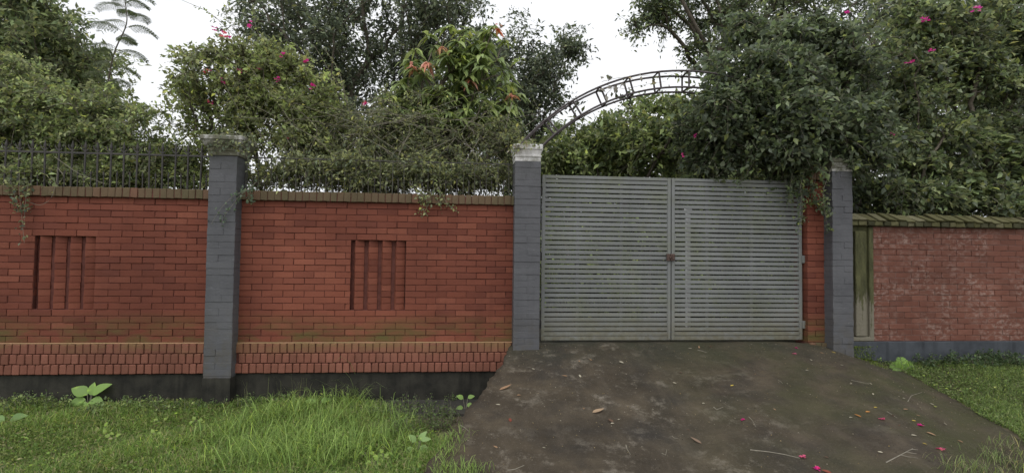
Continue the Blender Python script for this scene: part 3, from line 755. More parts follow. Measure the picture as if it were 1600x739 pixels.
# -- shrubs along the wall
plant('fine_leaved_shrub', 'olive green fine-leaved shrub pressing against the spear-tipped fence', 'shrub', [foot(60, .75), foot(150, .8), foot(240, .75), foot(-60, .8)],
      [B(50, 225, 90, 70, .8, .45), B(160, 225, 90, 55, .8, .45), B(255, 245, 55, 42, .75, .35), B(90, 165, 85, 40, .9, .45), B(-50, 200, 80, 90, .8, .5), B(160, 272, 130, 28, .6, .25, 7000), B(270, 275, 50, 25, .7, .2, 1500), B(40, 275, 90, 25, .3, .25), B(10, 130, 50, 45, 1.0, .5), B(195, 185, 45, 35, .8, .35)],
      640, 7, .27, 13, .062, .48, OLIVE+LIGHT[:2]+MIDG[:2], .0035, .03, .1, .35, .03, clumpjit=.22)
bg1, _ = plant('bougainvillea', 'loose bougainvillea with scattered magenta flowers rising behind the vine-draped pillar', 'shrub', [foot(350, .7), foot(420, .75), foot(480, .8), foot(395, .7)],
      [B(340, 95, 50, 32, .7, .4), B(310, 130, 45, 35, .7, .35), B(400, 120, 65, 55, .75, .4), B(350, 165, 75, 35, .7, .35), B(460, 150, 60, 60, .8, .4), B(430, 200, 75, 40, .7, .4), B(500, 205, 55, 55, .8, .35), B(300, 190, 35, 22, .7, .25, 500), B(360, 225, 50, 30, .7, .3, 900), B(455, 265, 60, 25, .7, .3, 900), B(375, 275, 35, 18, .6, .2, 250)],
      360, 6, .25, 11, .062, .56, OLIVE+LIGHT[:2], .0042, .028, .25, .35, .03, clumpjit=.2)
Pn = lambda a, Y: [W(x, y, Y) for x, y in a]
canes(bg1, [Pn(a, .75) for a in ([(430, 230), (400, 130), (370, 60), (330, 20), (278, -2)], [(440, 200), (420, 120), (385, 70), (350, 25), (360, -10)], [(470, 220), (440, 110), (400, 50), (395, 5)],
      [(400, 230), (320, 130), (275, 105), (262, 125)], [(500, 230), (540, 150), (530, 110), (505, 75)], [(560, 260), (545, 160), (520, 120), (490, 70)], [(380, 200), (300, 90), (270, 75)], [(380, 220), (290, 175), (250, 165)], [(380, 230), (280, 200), (235, 190)],
      [(400, 290), (410, 220), (430, 120), (440, 60)], [(370, 290), (350, 220), (330, 160)], [(350, 290), (380, 240), (390, 180)])]+[Pn([(x, 292), (x+random.uniform(-20, 20), 250), (x+random.uniform(-50, 50), 200), (x+random.uniform(-90, 90), 120+random.uniform(-40, 40))], random.uniform(.3, .8)) for x in range(345, 520, 12)], .05, OLIVE+LIGHT[:2], 46)
for i, (x, y, s) in enumerate([(349, 56, .07), (336, 46, .04), (391, 41, .05), (321, 111, .06), (349, 131, .055), (375, 112, .045), (327, 160, .035), (478, 97, .06), (487, 137, .06), (570, 162, .05), (443, 84, .05), (432, 125, .045), (452, 213, .045), (541, 262, .04), (405, 108, .04)]):
    blossom(bg1, W(x, y, .42), s, PINK if i % 3 else PINK[:1]+REDP)
plant('twiggy_shrub', 'dull olive twiggy shrub behind the plain-barred fence', 'shrub', [foot(560, .7), foot(640, .75), foot(720, .7), foot(780, .75), foot(600, .8)],
      [B(570, 210, 75, 50, .8, .4), B(650, 180, 75, 45, .9, .4), B(600, 260, 90, 35, .7, .35), B(700, 235, 90, 50, .75, .4), B(770, 235, 45, 55, .7, .35), B(520, 250, 55, 45, .7, .35), B(740, 280, 70, 20, .6, .25, 1600), B(600, 285, 110, 18, .5, .25, 2200), B(520, 268, 110, 22, .22, .12, 2600), B(690, 268, 110, 22, .22, .12, 2600)],
      600, 7, .26, 11, .052, .5, OLIVE+DARK[1:2], .0032, .025, .15, .35, .028, clumpjit=.2)
ts2 = bpy.data.objects['twiggy_shrub']
canes(ts2, [Pn(a, .45) for a in ([(470, 280), (560, 240), (640, 190), (720, 165)], [(760, 290), (690, 220), (610, 175), (560, 170)], [(520, 285), (520, 210), (560, 150)], [(640, 290), (600, 230), (520, 190)], [(800, 270), (740, 200), (650, 210)], [(690, 280), (740, 220), (800, 205)], [(580, 290), (640, 250), (730, 240)], [(800, 160), (790, 200), (770, 240)], [(600, 280), (590, 200), (620, 140)], [(540, 290), (600, 270), (700, 280)])]+[Pn([(x, 292), (x+random.uniform(-40, 40), 250), (x+random.uniform(-90, 90), 200+random.uniform(-20, 20)), (x+random.uniform(-140, 140), 165+random.uniform(-25, 30))], random.uniform(.25, .55)) for x in range(440, 800, 11)], .045, OLIVE, 26, .0055)

# -- young mango-like tree with drooping leaves
mr = thing('drooping_leaf_tree', 'young tree with long drooping leaves and coppery new growth beside the white-capped pillar', 'tree', tuple(foot(715, 1.0)))
MP = sample_blobs([B(690, 120, 60, 50, .95, .35), B(755, 130, 60, 60, .95, .35), B(725, 70, 50, 35, .95, .25), B(645, 150, 50, 40, .95, .3), B(790, 180, 35, 45, .95, .25), B(715, 185, 75, 40, .75, .3)], 190)
MT = np.array([W(x, y, .75) for x, y in ((703, 42), (690, 75), (668, 100), (735, 125), (752, 128), (800, 150), (645, 105), (775, 45), (725, 60), (760, 75), (790, 65), (810, 95), (720, 95))])
nodes, par = skeleton([foot(715, 1.0)], np.concatenate([MP, MT]))
obj('trunk', tube_mesh('trunk', branch_lines(nodes, par, .006, .5, .06, .05), 5), M['bark'], mr)
def whorl(P, k, L, pal, droop, wr=.27):
    n = len(P); d = rng.normal(0, 1, (n*k, 3)); d[:, 2] = np.abs(d[:, 2])*.3+.05
    return long_leaf_arrays(np.repeat(P, k, 0)+rng.normal(0, .012, (n*k, 3)), d, L*rng.uniform(.7, 1.25, n*k), wr, pick(pal, n*k, .2), droop)
V, F, col = whorl(MP, 12, .20, [(.15, .195, .075), (.12, .16, .062), (.19, .235, .08), (.10, .135, .06)], .8)
obj('crown', npmesh('crown', V, F, True, col), M['glossleaf'], mr, kind='stuff')
COP = [(.36, .15, .10), (.30, .17, .08), (.40, .20, .15)]
for i, p in enumerate(MT):
    V, F, col = whorl(p[None]-p, 10, .14, COP if i in (1, 2, 3, 5, 6, 7) else [(.20, .25, .075), (.16, .21, .06)], 1.25 if i in (1, 2, 3) else .7)
    o = obj('new_leaves', npmesh('new_leaves', V, F, True, col), M['leaf'], mr, tuple(float(v) for v in p))
    if i in (1, 2, 3, 5, 6, 7): o['label'] = 'coppery pink drooping new leaves'

# -- dark climbing bougainvillea over the arch and right pillar
bg2, _ = plant('bougainvillea', 'dense dark bougainvillea swallowing the right half of the arch', 'shrub', [foot(1300, .55), foot(1270, .6), foot(1330, .6)],
      [B(1150, 150, 50, 45, -.05, .3), B(1200, 120, 85, 55, .05, .4), B(1290, 110, 90, 70, .4, .45), B(1170, 215, 85, 50, .1, .35), B(1250, 190, 90, 60, -.05, .4), B(1330, 210, 80, 70, .1, .4), B(1240, 255, 75, 25, .1, .3), B(1100, 215, 40, 50, .5, .3), B(1230, 60, 90, 45, .6, .45), B(1320, 245, 50, 22, .4, .25), B(1130, 258, 60, 16, .3, .25, 900), B(1330, 290, 30, 40, .55, .25, 900)],
      690, 7, .29, 11, .080, .6, DARK+MIDG[:3], .0042, .04, .1, .45, .03, m='glossleaf', clumpjit=.25)
canes(bg2, [Pn(a, Y) for a, Y in (([(1230, 200), (1150, 130), (1090, 105), (1040, 120)], .1), ([(1260, 260), (1250, 290), (1255, 330), (1250, 360)], -.12), ([(1300, 260), (1285, 300), (1290, 340), (1296, 360)], -.2), ([(1240, 250), (1235, 290), (1232, 318)], -.1), ([(1320, 90), (1370, 120), (1378, 150)], .2), ([(1200, 150), (1190, 180), (1188, 210)], .0), ([(1180, 250), (1165, 275), (1150, 288)], -.05), ([(1270, 255), (1270, 300), (1278, 325)], -.1))], .055, MIDG+DARK, 60, .004)
for x, y, s in ((1124, 186, .05), (1395, 212, .045), (1420, 97, .06), (1447, 31, .07), (1526, 14, .07), (1086, 213, .035), (1066, 244, .03), (1325, 21, .05), (1455, 80, .05)):
    blossom(bg2, W(x, y, .05 if x < 1350 else .35), s, PINK if x != 1526 else PINK+[(.6, .2, .3)])
plant('climbing_shrub', 'mid green leafy climbing shrub spilling over the lichen coping of the old wall', 'shrub', [foot(1420, .8), foot(1500, .85), foot(1580, .8), foot(1660, .85)],
      [B(1400, 120, 75, 70, .85, .4), B(1480, 100, 85, 75, .9, .45), B(1570, 110, 80, 90, .9, .45), B(1420, 230, 75, 65, .75, .4), B(1510, 230, 80, 65, .75, .4), B(1600, 240, 80, 70, .8, .4), B(1400, 305, 50, 30, .5, .3, 4000), B(1490, 310, 80, 25, .45, .3, 5000), B(1590, 308, 70, 28, .45, .3, 5000), B(1690, 200, 60, 130, .9, .4), B(1430, 40, 90, 50, 1.0, .4), B(1550, 30, 90, 50, 1.0, .4)],
      760, 7, .31, 11, .084, .56, MIDG+DARK[1:]+OLIVE[:2]+LIGHT[3:], .004, .035, .15, .4, .03, m='glossleaf', clumpjit=.28)
blp = thing('broad_leaved_plant', 'broad-leaved dark green plant above the old brick wall coping', 'plant', tuple(foot(1580, .5)))
BP = sample_blobs([B(1560, 225, 45, 30, .45, .25), B(1590, 270, 40, 45, .45, .25), B(1520, 290, 50, 25, .4, .2)], 45)
nodes, par = skeleton([foot(1580, .5)], BP); obj('stem', tube_mesh('stem', branch_lines(nodes, par, .004, .5, .06, .03), 5), M['bark'], blp)
d = rng.normal(0, 1, (45*6, 3)); d[:, 2] = np.abs(d[:, 2])*.3
V, F, col = long_leaf_arrays(np.repeat(BP, 6, 0)+rng.normal(0, .03, (270, 3)), d, .14*rng.uniform(.7, 1.3, 270), .55, pick(MIDG+[(.09, .12, .05)], 270), .45)
obj('crown', npmesh('crown', V, F, True, col), M['glossleaf'], blp, kind='stuff')

# -- feathery sapling
fs = thing('feathery_sapling', 'slender sapling with feathery compound leaves against the sky', 'tree', tuple(foot(170, 1.2)))
stem = np.array([foot(170, 1.2)]+[W(x, y, 1.2) for x, y in ((166, 280), (164, 200), (168, 130), (178, 80), (200, 38), (196, 4), (190, -25))])
t = np.linspace(0, len(stem)-1, 40); sc = np.stack([np.interp(t, np.arange(len(stem)), stem[:, i]) for i in range(3)], -1)
for _ in range(4): sc[1:-1] = (sc[:-2]+2*sc[1:-1]+sc[2:])/4
obj('trunk', tube_mesh('trunk', [(sc, np.linspace(.016, .004, 40))], 6), M['bark'], fs)
for k in range(fs_n):
    i = int(14+k*1.06); b = sc[min(i, 39)]; a = k*2.4+.4; L = random.uniform(.34, .56)
    dirn = unit(np.array([math.cos(a), math.sin(a)*.5, .75])); tt = np.linspace(0, 1, 14)
    rach = b+dirn*(L*tt)[:, None]; rach[:, 2] -= .75*L*tt*tt
    P, D = [], []; lines = [(rach, np.linspace(.004, .0015, 14))]
    side = np.cross(unit(dirn), [0, 0, 1.])
    for q in range(2, 14):
        for s in (-1, 1):
            pd = unit(side*s+unit(dirn)*.55+np.array([0, 0, -.75])); pl = .115*math.sin(math.pi*(.15+.8*q/14))+.02
            e = rach[q]+pd*pl; lines.append((np.array([rach[q], e]), [.0012, .0008]))
            for u in np.linspace(.1, 1, 9):
                for s2 in (-1, 1): P.append(rach[q]+pd*pl*u); D.append(unit(dirn)*s2+pd*.5+rng.normal(0, .1, 3))
    fr = obj('frond', tube_mesh('frond', lines, 3), M['twig'], fs)
    P, D = np.array(P), np.array(D); V, F, col = leaf_arrays(P, D, np.tile([[0, 0, 1.]], (len(P), 1))+rng.normal(0, .2, P.shape), np.full(len(P), .026), .34, pick([(.06, .085, .04), (.08, .105, .05)], len(P)))
    obj('leaflets', npmesh('leaflets', V, F, False, col), M['leaf'], fr, kind='stuff')

# -- fan palm leaf above the gate
fp = thing('fan_palm', 'fan palm with pleated pale green leaf behind the gate', 'palm', tuple(foot(1015, 2.75)))
pc = W(1016, 222, 2.75); fx = foot(1015, 2.75)
obj('stem', tube_mesh('stem', [(np.array([fx, (fx+pc)/2+[.03, 0, .1], pc]), [.03, .02, .01])], 6), M['bark'], fp)
for a0, a1, L, off in ((58, 104, .50, (0, 0, 0)), (-10, 30, .36, (.08, .1, -.12))):
    VV, FF = [], []; n = 9; c = pc+np.array(off)
    for i in range(n*2+1):
        A = math.radians(a0+(a1-a0)*i/(n*2)); z = .02*(1 if i % 2 else -1)
        VV.append(c); VV.append(c+np.array([math.cos(A)*L*.6, z, math.sin(A)*L*.6])); VV.append(c+np.array([math.cos(A)*L*(1.0 if i % 2 else .9), z-.05, math.sin(A)*L*(1.0 if i % 2 else .9)]))
    for i in range(n*2): FF += [(3*i, 3*i+1, 3*i+4, 3*i+3), (3*i+1, 3*i+2, 3*i+5, 3*i+4)]
    obj('fan_leaf', npmesh('fan_leaf', VV, FF, False, np.tile([[.22, .30, .11]], (len(VV), 1))), M['leaf'], fp)

# -- vines on the wall
def vine(label, paths, n_leaf, lsize, pal, loc, spread=.03, rad=.003):
    r = thing('vine', label, 'vine', tuple(float(v) for v in loc)); lines, PP = [], []
    for pts in paths:
        pts = np.array(pts); t = np.linspace(0, len(pts)-1, 20); c = np.stack([np.interp(t, np.arange(len(pts)), pts[:, i]) for i in range(3)], -1)
        for _ in range(2): c[1:-1] = (c[:-2]+2*c[1:-1]+c[2:])/4
        lines.append((c, np.linspace(rad, rad*.5, 20))); s = rng.integers(0, 20, n_leaf); q = c[s]+rng.normal(0, spread, (n_leaf, 3)); q[:, 1] = np.minimum(q[:, 1], c[s][:, 1]+.02); PP.append(q)
    for l_ in lines: obj('stem', tube_mesh('stem', [l_], 4), M['twig'], r)
    if n_leaf:
        P = np.concatenate(PP); D = rng.normal(0, .7, P.shape); D[:, 2] -= .4; nn = rng.normal(0, .5, P.shape); nn[:, 1] -= .8; nn[:, 2] += .4
        V, F, col = leaf_arrays(P, D, nn, lsize*rng.uniform(.6, 1.3, len(P)), .6, pick(pal, len(P)))
        obj('leaves', npmesh('leaves', V, F, False, col), M['leaf'], r, kind='stuff')
    return r
vine('dark leafy vine hanging down the red wall by the spear-tipped fence', [Pn([(30, 270), (30, 300), (34, 340), (38, 380)], -.07), Pn([(15, 280), (22, 300), (28, 330)], -.07), Pn([(45, 285), (40, 310), (38, 345)], -.07)], 55, .045, OLIVE+DARK, W(30, 290, -.06))
vine('bare pale tendril looping over the coping of the red wall', [Pn([(90, 262), (88, 285), (80, 312), (62, 322), (46, 316)], -.07), Pn([(90, 262), (100, 275), (88, 292)], -.07), Pn([(85, 245), (120, 270), (165, 288)], -.06)], 3, .04, OLIVE, W(88, 285, -.06), .01, .0035)
vine('small-leaved vine trailing across the right face of the left grey pillar', [Pn([(400, 285), (385, 298), (365, 305), (345, 325), (330, 350)], -.20), Pn([(390, 295), (375, 305), (365, 318), (352, 335), (345, 350)], -.20), Pn([(395, 290), (388, 310), (392, 316)], -.12)], 34, .042, [(.08, .11, .07), (.06, .09, .05)], W(372, 300, -.19), .022)
vine('leafy vine covering the capital of the left grey pillar', [Pn([(330, 235), (345, 215), (370, 222), (392, 238)], -.22), Pn([(325, 222), (350, 208), (380, 212), (400, 225)], -.1), Pn([(335, 212), (360, 205), (395, 215)], .1), Pn([(340, 230), (362, 226), (385, 240), (392, 270)], -.24)], 70, .045, OLIVE+DARK, W(358, 216, -.2), .03)
vine('green sprig spilling over the coping between the two grey pillars', [Pn([(640, 285), (655, 303), (668, 315), (655, 330)], -.06), Pn([(680, 285), (690, 302), (700, 322), (712, 326)], -.06), Pn([(650, 290), (680, 305), (690, 325)], -.06), Pn([(655, 300), (670, 318), (662, 334)], -.07)], 42, .04, OLIVE+LIGHT[:1], W(668, 303, -.05), .025)
vine('leafy vine hanging over the narrow brick pier by the gate', [Pn([(1275, 262), (1272, 300), (1280, 330)], -.06), Pn([(1258, 275), (1252, 310), (1248, 345)], -.06), Pn([(1262, 280), (1262, 310), (1290, 325)], -.06), Pn([(1240, 275), (1236, 300), (1234, 320)], -.0), Pn([(1285, 300), (1288, 318), (1296, 332)], -.19)], 60, .05, MIDG+DARK, W(1268, 285, -.05), .035)
vine('withered climber wound along the top of the steel arch', [Pn([(940, 128), (965, 122), (1000, 118), (1030, 120)], -.11), Pn([(945, 132), (975, 140), (1010, 132), (1040, 128)], -.02), Pn([(945, 150), (960, 135), (985, 125)], -.1)], 11, .085, [(.16, .15, .12), (.10, .11, .07), (.2, .19, .16)], W(985, 120, -.1), .025)
vine('dry stems and leaves piled on the white capital of the gate pillar', [Pn([(805, 232), (820, 222), (838, 228)], -.2), Pn([(800, 240), (815, 225), (845, 226)], -.1)], 60, .05, OLIVE+[(.2, .18, .13)], W(822, 227, -.1), .03)

# ------------------------------------------------------------------ grass and weeds
def blades(P, h, lean, wdt, cols):
    n = len(P); a = rng.random(n)*2*math.pi; S = np.stack([np.cos(a), np.sin(a), np.zeros(n)], -1); Lv = np.stack([-np.sin(a), np.cos(a), np.zeros(n)], -1)*np.where(rng.random(n) < .5, -1, 1)[:, None]
    H = h[:, None]; l = lean[:, None]; w = wdt[:, None]; up = np.array([[0, 0, 1.]])
    m1 = P+up*H*.45+Lv*l*H*.22; m2 = P+up*H*.80+Lv*l*H*.58; tip = P+up*H*(1-.22*l)+Lv*l*H*1.05
    V = np.stack([P+S*w*.5, P-S*w*.5, m1+S*w*.45, m1-S*w*.45, m2+S*w*.3, m2-S*w*.3, tip], 1).reshape(-1, 3); i = np.arange(n)[:, None]*7
    F = np.concatenate([i+np.array([[0, 1, 3]]), i+np.array([[0, 3, 2]]), i+np.array([[2, 3, 5]]), i+np.array([[2, 5, 4]]), i+np.array([[4, 5, 6]])], 1).reshape(-1, 3)
    return V, F, np.repeat(cols, 7, 0)
def scatter(n, x0, x1, y0, y1):
    return np.stack([rng.uniform(x0, x1, n), rng.uniform(y0, y1, n)], -1)
ga, gb = WZ(585, 628, -.35), WZ(700, 690, -.34)
def lawn_ok(q):
    x, y = q[:, 0], q[:, 1]
    off = (x < edge_x(Lpts, y)-.02+.03*np.sin(13*y)) | (x > edge_x(Rpts, y)+.02+.05*np.sin(9*y)*np.sin(4*x))
    side = (gb[0]-ga[0])*(y-ga[1])-(gb[1]-ga[1])*(x-ga[0])
    bare = (x > ga[0]-.1) & (x < 1.0) & (side > 0)
    return off & ~bare & (y < -.03)
def patch(q): return .5+.5*np.sin(2.3*q[:, 0]+1.1)*np.sin(3.1*q[:, 1]+.4)+.25*np.sin(6.7*q[:, 0]-5*q[:, 1])
def grass(name, label, n, x0, x1, y0, y1, hh, pal, cat='grass'):
    q = scatter(n, x0, x1, y0, y1); q = q[lawn_ok(q)]; pt = patch(q)
    P = np.concatenate([q, ground_z(q[:, 0], q[:, 1])[:, None]-.005], 1); k = len(P)
    h = hh*(.55+.7*rng.random(k))*(.75+.5*np.clip(pt, 0, 1.2))
    col = pick(pal, k, .2)*(.8+.35*np.clip(pt, 0, 1.2))[:, None]
    V, F, c = blades(P, h, rng.uniform(.2, 1.5, k), rng.uniform(.0035, .0075, k), col)
    q2 = scatter(n//2, x0, x1, y0, y1); q2 = q2[lawn_ok(q2)]; k2 = len(q2)
    P2 = np.concatenate([q2, (ground_z(q2[:, 0], q2[:, 1])+rng.uniform(.01, hh*.8, k2))[:, None]], 1)
    D = rng.normal(0, 1, (k2, 3)); D[:, 2] *= .25; nn = rng.normal(0, .4, (k2, 3)); nn[:, 2] += 1
    V2, F2, c2 = leaf_arrays(P2, D, nn, rng.uniform(.012, .04, k2), .6, pick(pal, k2, .25)*.95, .1)
    o = obj(name, npmesh(name, np.concatenate([V, V2]), np.concatenate([F, F2+len(V)]), False, np.concatenate([c, c2])), M['blade'], kind='stuff')
    return tag(o, label, cat)
GR = [(.105, .17, .036), (.08, .135, .03), (.13, .20, .046), (.165, .205, .062), (.058, .10, .026), (.19, .18, .09)]
grass('grass', 'unmown green grass at the foot of the red brick wall', 110000, -6.6, .75, -3.0, -.02, .10, GR)
grass('short_grass', 'short green grass between the old brick wall and the driveway', 70000, 4.3, 9.0, -3.0, -.03, .05, [(.085, .13, .036), (.115, .165, .045), (.06, .095, .03), (.15, .18, .075)])
def tuft(label, spots, hh, n, pal, wd=(.004, .008), name='grass_tuft', sp=.12, lean=(.3, 1.5), group=None):
    for x, y in spots:
        p = WH(x, y, lambda a, b: float(surf(a, b))); P = p+np.concatenate([rng.normal(0, sp, (n, 2)), np.zeros((n, 1))], 1); P[:, 2] = surf(P[:, 0], P[:, 1])-.01
        P[:, 1] = np.minimum(P[:, 1], -.04)
        V, F, c = blades(P, hh*rng.uniform(.45, 1.15, n), rng.uniform(*lean, n), rng.uniform(*wd, n), pick(pal, n, .2))
        tag(obj(name, npmesh(name, V, F, False, c), M['blade'], kind='stuff'), label, 'grass', group)
TALL = [(.16, .24, .062), (.125, .195, .048), (.21, .285, .085), (.10, .155, .042)]
tuft('tall arching tuft of grass standing above the lawn by the red wall', [(420, 660), (455, 690), (480, 645), (400, 700), (520, 670), (545, 640), (560, 700), (500, 720), (440, 725), (600, 690), (350, 690), (385, 672), (475, 705), (530, 725), (570, 665), (415, 735), (365, 730), (620, 715), (505, 690), (450, 660)], .27, 130, TALL, sp=.14, group='tall grass tufts by the red wall')
tuft('arching grass clump with long seed stalks against the dark plinth', [(560, 628)], .33, 70, [(.10, .14, .05), (.13, .17, .07)], (.004, .006), sp=.06, lean=(.8, 1.9))
tuft('thin upright grass stalks in front of the dark plinth', [(432, 632), (462, 632), (478, 630), (385, 632)], .36, 9, [(.18, .19, .09), (.14, .16, .07)], (.003, .004), sp=.05, lean=(.05, .7), group='upright grass stalks')
tuft('pale dry grass growing over the end of the driveway', [(1565, 722), (1590, 705), (1540, 738), (1500, 738), (1600, 735)], .10, 110, [(.14, .17, .065), (.11, .155, .05), (.19, .18, .10), (.09, .13, .042)], (.003, .006), sp=.10, group='dry grass at the driveway end')
tuft('grass creeping onto the lower left corner of the driveway', [(665, 732), (700, 738), (640, 720), (735, 742), (688, 706), (704, 686), (676, 716)], .09, 130, TALL, (.003, .006), sp=.07, group='grass at the driveway corner')

tuft('bright moss and short grass on the driveway shoulder below the mossy pilaster', [(1322, 551), (1340, 556), (1356, 562), (1372, 570)], .03, 260, [(.10, .14, .03), (.13, .17, .04), (.07, .10, .025)], (.004, .009), 'moss_patch', .06, (.3, 1.2), 'moss on the driveway shoulder')
def ovate(L, w, bend=.25, fold=.12, n=6):
    # pointed oval leaf, creased along the midrib
    VV, FF = [], []
    for i in range(n+1):
        t = i/n; ww = w*(math.sin(math.pi*min(1, t**.75*.97+.03))**.85); z = -bend*L*t*t
        VV += [(-ww/2, L*t, z+fold*ww), (0, L*t, z), (ww/2, L*t, z+fold*ww)]
    for i in range(n):
        a = 3*i; FF += [(a, a+1, a+4, a+3), (a+1, a+2, a+5, a+4)]
    return VV, FF
def leafy_weed(label, px, py, leaves, col, name='broadleaf_weed', stemh=.1, hz=None, wallY=None, group=None):
    p = WH(px, py, lambda a, b: float(surf(a, b))) if wallY is None else W(px, py, wallY)
    r = thing(name, label, 'weed', tuple(float(v) for v in p), group); lines = []
    for (az, el, L, w, h) in leaves:
        e = p+np.array([math.cos(az)*.03, math.sin(az)*.03, h]); lines.append((np.array([p-[0, 0, .02], (p+e)/2, e]), [.004, .0035, .003]))
    obj('stem', tube_mesh('stem', lines, 5), M['twig'], r)
    for (az, el, L, w, h) in leaves:
        VV, FF = ovate(L, w); me = npmesh('leaf', VV, FF, True, pick([col], len(VV), .0)*random.uniform(.85, 1.15))
        e = p+np.array([math.cos(az)*.03, math.sin(az)*.03, h])
        dv = Vector((math.cos(az), -.25+.3*math.sin(az), math.sin(az)*.75+.12)).normalized(); nv = Vector((random.uniform(-.2, .2), -.75, .75)); sv = dv.cross(nv).normalized(); nv = sv.cross(dv)
        o = obj('leaf', me, M['leaf'], r, tuple(float(v) for v in e)); o.rotation_euler = Matrix((sv, dv, nv)).transposed().to_euler()
    return r
rad = math.radians
leafy_weed('large weed with broad pale green leaves against the dark plinth', 138, 640, [(rad(150), .55, .19, .14, .17), (rad(40), .7, .22, .13, .17), (rad(205), .1, .18, .12, .12), (rad(-25), .1, .19, .14, .11), (rad(250), -.1, .16, .12, .10), (rad(300), .0, .17, .12, .09), (rad(85), .9, .14, .09, .16)], (.17, .27, .07))
leafy_weed('small yellow-green weed with cupped leaves at the driveway edge', 652, 712, [(rad(60), .5, .10, .06, .13), (rad(130), .5, .09, .06, .12), (rad(200), .2, .10, .06, .07), (rad(-30), .3, .10, .06, .09), (rad(270), -.2, .10, .06, .04), (rad(10), .7, .09, .05, .14)], (.20, .30, .11))
leafy_weed('three-leaved sprout climbing beside the driveway edge by the plinth', 727, 642, [(rad(150), .1, .085, .06, .14), (rad(20), .4, .08, .055, .15), (rad(200), -.2, .09, .06, .05), (rad(-40), -.1, .08, .06, .09)], (.15, .24, .06))
leafy_weed('pair of light green leaves poking from grass before the plinth', 497, 640, [(rad(170), .2, .12, .07, .09), (rad(10), .3, .11, .07, .10), (rad(270), -.2, .09, .06, .04)], (.16, .25, .07))
leafy_weed('blurred broad weed leaves near the edge of the lawn', 10, 668, [(rad(160), .2, .13, .08, .07), (rad(20), .25, .16, .09, .08), (rad(270), -.1, .14, .09, .05)], (.13, .21, .07))
for i, (x, y) in enumerate(((240, 690), (250, 668), (160, 680), (165, 690), (175, 695), (325, 725), (532, 695), (525, 690), (585, 735), (600, 722), (595, 728), (575, 718), (305, 668), (640, 665))):
    leafy_weed('little bright yellow-green sprout in the lawn', x, y, [(rad(a+i*40), .15, .045, .034, .07+.01*random.random()) for a in (0, 120, 240)], (.19, .27, .06), 'sprout', group='bright sprouts in the lawn')
def herb(label, spots, hh, n, lsize, pal, group=None, sp=.06, name='herb'):
    for x, y in spots:
        p = WH(x, y, lambda a, b: float(surf(a, b))); r = thing(name, label, 'weed', tuple(float(v) for v in p), group); lines, PP = [], []
        for k in range(n):
            b = p+np.array([rng.normal(0, sp), rng.normal(0, sp), 0]); b[1] = min(b[1], -.06); b[2] = float(surf(b[0], b[1]))-.01; e = b+np.array([rng.normal(0, hh*.3), rng.normal(0, hh*.2)-.02, hh*rng.uniform(.55, 1.15)])
            e[1] = min(e[1], -.05); lines.append((np.array([b, (b+e)/2+rng.normal(0, .01, 3), e]), [.0025, .002, .001])); t = rng.random((16, 1)); PP.append(b+(e-b)*t+rng.normal(0, .014, (16, 3)))
        obj('stem', tube_mesh('stem', lines, 3), M['twig'], r, kind='stuff'); P = np.concatenate(PP); D = rng.normal(0, 1, P.shape); nn = rng.normal(0, .4, P.shape); nn[:, 2] += 1
        V, F, c = leaf_arrays(P, D, nn, lsize*rng.uniform(.6, 1.3, len(P)), .6, pick(pal, len(P)), .15)
        obj('leaves', npmesh('leaves', V, F, False, c), M['leaf'], r, kind='stuff')
HB = [(.075, .11, .04), (.10, .14, .05), (.055, .085, .03)]
herb('bushy small-leaved weed between the lawn and the drain apron', [(600, 650), (625, 655), (650, 662), (672, 672), (640, 680), (612, 675), (690, 668), (580, 655), (660, 645), (635, 640), (700, 655)], .17, 22, .024, HB, 'small-leaved weeds by the drain', .09)
herb('low leafy weed at the foot of the dark plinth', [(60, 640), (20, 642), (95, 645), (235, 640), (262, 645), (285, 645), (75, 638), (40, 636), (440, 634), (520, 634)], .17, 13, .034, HB+LIGHT[:1], 'weeds along the dark plinth', .08)
herb('low leafy weed crowding beside the large pale-leaved weed', [(170, 645), (195, 640), (215, 648), (150, 655)], .15, 15, .038, HB+LIGHT[:1], 'weeds beside the large weed', .08)
herb('thin leafy weed at the foot of the vine-draped grey pillar', [(340, 640), (310, 642), (380, 640), (400, 638)], .15, 11, .030, HB, 'weeds below the left pillar', .07)
herb('slim upright herb beside the three-leaved sprout on the drain apron', [(705, 628)], .12, 5, .026, HB, None, .03)
herb('leafy weed at the foot of the blue-grey plinth', [(1480, 566), (1510, 570), (1545, 572), (1580, 568), (1600, 572), (1450, 570), (1560, 566), (1530, 566)], .15, 14, .04, [(.04, .065, .03), (.06, .09, .04)], 'weeds along the blue-grey plinth', .09)
def fern(label, px, py, fronds):
    p = WH(px, py, lambda a, b: float(surf(a, b))); r = thing('fern', label, 'fern', tuple(float(v) for v in p))
    for az, el, L in fronds:
        t = np.linspace(0, 1, 14); dr = np.array([math.cos(az)*math.cos(el), math.sin(az)*math.cos(el)*.5, math.sin(el)])
        c = p+dr*(L*t)[:, None]; c[:, 2] -= .25*L*t*t; f_ = obj('frond', tube_mesh('frond', [(c, np.linspace(.003, .001, 14))], 4), M['twig'], r)
        P, D = [], []; side = unit(np.cross(dr, [0, 1, .2]))
        for i in range(1, 14):
            for s in (-1, 1): P.append(c[i]); D.append(side*s+dr*.5)
        V, F, col = leaf_arrays(np.array(P), np.array(D), np.tile([[0, -1, .3]], (26, 1)), np.repeat(.075*np.sin(np.linspace(.35, 2.9, 13)), 2)+.008, .3, pick([(.12, .20, .05), (.15, .23, .06)], 26))
        obj('leaflets', npmesh('leaflets', V, F, False, col), M['leaf'], f_)
fern('single fern frond against the foot of the mossy pilaster', 1376, 566, [(rad(120), rad(65), .30)])
fern('bushy fern at the foot of the blue-grey plinth', 1412, 580, [(rad(60), rad(55), .24), (rad(100), rad(70), .24), (rad(150), rad(40), .2), (rad(20), rad(35), .2), (rad(200), rad(30), .18)])

